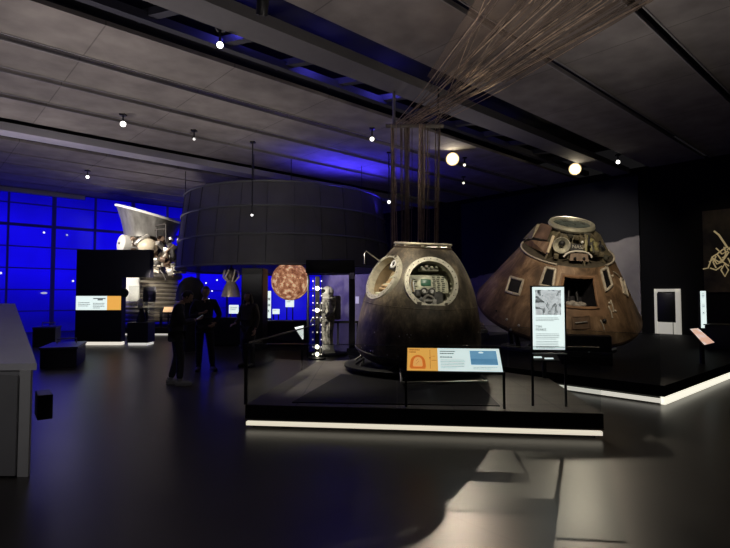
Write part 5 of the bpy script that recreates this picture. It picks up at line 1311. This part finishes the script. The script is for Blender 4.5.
# ------------------------------------------------------------------ ceiling spotlights
def spot(px, py, zl, label, aim, lit, bright, r=.06):
    p = ray(px, py); t_ = (zl-EYE)/p.z; c = Vector((0, 0, EYE))+p*t_
    d = (Vector(aim)-c).normalized()
    t2 = thing('ceiling_spotlight', label, 'spotlight', (c.x, c.y, zl), group='ceiling spotlights')
    Mq = d.to_track_quat('Z', 'Y').to_matrix().to_4x4()
    part('housing', MB().lathe([(0, -.26), (r*.8, -.26), (r*1.15, -.18), (r*1.15, .02), (r*1.0, .03), (r*1.0, .0), (0, -.01)], 24, Mq), M_black2, t2, 40)
    m_ = MB(); m_.lathe([(0, .012), (r*.97, .012)], 24, Mq); part('lens', m_, mat('spot_lens', (1, 1, 1), .4, emit=bright, ecol=lit), t2, 40)
    if r > .15: part('halo_ring', MB().lathe([(r*.97, .02), (r*1.25, .05), (r*1.32, .05)], 32, Mq), mat('halo_glow_warm', (.8, .6, .3), .3, emit=1.1, ecol=(1, .72, .36)), t2, 40)  # glowing ring imitates the bloom around the brightest lenses
    m_ = MB(); m_.tube([(0, 0, 0), (0, 0, .10), (0, 0, max(.12, H-zl+.02))], .02, 8); m_.box((0, 0, H-zl-.02), (.14, .14, .04)); part('bracket', m_, M_black2, t2, 30)
    return c
C0 = (0, 0, 1.6)
c1 = spot(452.5, 159, 5.95, 'bright warm spotlight glaring over the dark capsule, larger of two', C0, (1, .88, .62), 40, .155)
c2_ = spot(575, 169, 5.95, 'bright warm spotlight glaring directly above the cone capsule', C0, (1, .86, .60), 26, .151)
spot(220, 45, 5.9, 'small bright spotlight in the blue-lit ceiling gap', C0, (1, .98, .9), 7, .055)
spot(123, 124, 5.95, 'small spotlight on a ceiling slot at upper left', (0, 2, 1), (1, .95, .9), 5, .07)
spot(87.5, 177, 5.95, 'small far spotlight just above the blue window wall', C0, (1, .95, .9), 5, .055)
spot(618, 162, 5.95, 'double-glint spotlight right of the two glaring ones', C0, (1, .97, .9), 4, .06)
spot(464.5, 165, 5.95, 'dim small spotlight close right of the largest glare', C0, (1, .9, .75), 2.0, .045)
spot(463.5, 183, 5.95, 'dim farther spotlight below right of the largest glare', C0, (1, .9, .75), 1.6, .045)
spot(372, 139, 5.9, 'dark spotlight with tiny glint left of the hanging parachute', (0, 4, 1), (1, .95, .9), 3, .06)
spot(194, 139, 5.95, 'faint tiny spotlight on the slot above the engine', (0, 4, 1), (1, .95, .9), 1.0, .04)
spot(262, 13, 5.9, 'unlit grey spotlight at the top of the frame', (-3, 12, 0), (1, .95, .9), .1, .08)
spot(389, 202, 4.6, 'tiny bright light at the right rim of the drum', C0, (1, .97, .95), 4, .05)
spot(252, 215, 4.0, 'tiny white light hanging before the drum face', C0, (1, .97, .95), 3.5, .035)

# ------------------------------------------------------------------ light
WARM = (1, .85, .64)
lamp('SPOT', c1-Vector((0, .3, .1)), (1.5, 3.7, 0), 800, WARM, .03, 24, .55)
lamp('SPOT', c2_-Vector((.1, .3, .1)), (2.0, 4.2, 0), 430, WARM, .03, 24, .6)
# key spots on the capsules
lamp('SPOT', (2.2, 3.4, 5.9), (.95, 8.7, 2.0), 1900, (1, .92, .76), .08, 20, .6)
lamp('SPOT', (-1.6, 4.6, 5.9), (.3, 8.9, 2.1), 1700, (1, .90, .72), .08, 18, .6)
lamp('SPOT', (3.4, 5.8, 5.9), (4.9, 12.2, 2.2), 1250, (1, .85, .63), .08, 34, .8)
lamp('SPOT', (1.0, 7.0, 5.9), (4.2, 12.2, 2.0), 300, (1, .84, .62), .08, 34, .8)
lamp('SPOT', (4.5, 14.5, 5.9), W(19.6, 9, 2.4), 480, (1, .93, .9), .2, 60, .8)
lamp('SPOT', (6.5, 13.2, 5.9), W(19.6, vA+1.6, 3.2), 200, (1, .93, .9), .2, 26, .8)
# engine
lamp('SPOT', (-12.5, 15.5, 5.9), (e0.x-.2, EY, 3.6), 3600, (1, .93, .82), .1, 44, .5)
lamp('SPOT', (-6.2, 15.3, 2.3), (e0.x+.3, EY-.4, 1.7), 1500, (1, .88, .70), .1, 22, .6)
# small engine, suit, purple wall
lamp('SPOT', (e2.x-.5, 18.6, 2.4), (e2.x, 21.5, e2.z+.4), 60, WARM, .05, 34, .5)
lamp('SPOT', (gS.x-1.6, 10.4, 3.0), (gS.x, 14.0, 1.05), 700, (1, .93, .80), .05, 24, .5)
lamp('SPOT', W(16.5, 24.2, 5.6), W(19.7, 23.0, 1.8), 520, (.55, .45, 1), .1, 80, .7)
# deck wash
lamp('SPOT', (-2.4, 11.8, 5.9), (-.8, 9.0, .3), 800, (1, .86, .68), .06, 34, .6)
lamp('SPOT', (3.2, 11.2, 5.9), (2.3, 7.3, .3), 130, (1, .90, .74), .06, 40, .6)
# blue uplight above the drum and in the ceiling gap, added blue spot imitating spill from the windows
lamp('SPOT', (-1.0, 18.0, dz1-.7), (-.6, 17.4, H), 420, (.05, .03, 1), .4, 150, .9)
lamp('SPOT', (.4, 18.6, dz1-.7), (1.2, 18.0, H), 300, (.05, .03, 1), .3, 150, .9)
lamp('SPOT', W(3, 25, 5.6), (-2.6, 9.2, 0), 900, (.08, .04, 1), .6, 20, .9)
for uu in (4.5, 6.5, 8.5): lamp('POINT', W(uu, 8.6, H+.45), None, 9, (.12, .10, 1), .1)
# added unseen uplights that brighten the ceiling
UPC = (1, .90, .84)
for p, w in (((-5.2, 8.5, 2.8), 190), ((-9, 13, 2.8), 170), ((-3.5, 13, 3.0), 90), ((1.0, 6.0, 2.9), 80), ((4.5, 7.5, 3.2), 44), ((-1.2, 3.5, 2.9), 46), ((2.5, 13.5, 3.6), 30)):
    lamp('SPOT', p, (p[0], p[1]+.01, 9), w, UPC, .5, 165, 1)
# added unseen points for very dim ambient fill
lamp('POINT', (-3.0, 1.5, 3.4), None, 12, (1, .93, .92), .6)
lamp('POINT', (-8, 13.5, 2.6), None, 10, (.9, .85, 1), .6)
lamp('POINT', (4.8, 9.2, 4.6), None, 6, (1, .95, .88), .5)
lamp('SPOT', (-4.2, 8.5, 3.0), (DX, DY-4, 4.3), 210, (1, .94, .88), .3, 46, .6)  # added soft front light for the drum
lamp('SPOT', (2.6, 8.6, 3.4), (1.0, 11.1, 5.2), 60, (1, .86, .68), .1, 60, .9)
lamp('SPOT', (9.0, 12.0, 5.9), on_wall(726, 252), 110, (1, .8, .5), .1, 40, .8)
lamp('SPOT', (-.6, 13.2, 5.9), (-1.25, 10.4, 0), 900, (1, .87, .70), .06, 34, .7)  # added floor pool, stands in for the deck's reflection in the glass
lamp('SPOT', (-2.2, .8, 4.2), (-3.7, 5.2, .8), 150, (1, .95, .95), .3, 40, .8)  # added lamp to brighten the counter
lamp('SPOT', (-8, 19, 3.0), (-8, 19.01, 9), 90, UPC, .5, 165, 1)  # one more added uplight for the far ceiling
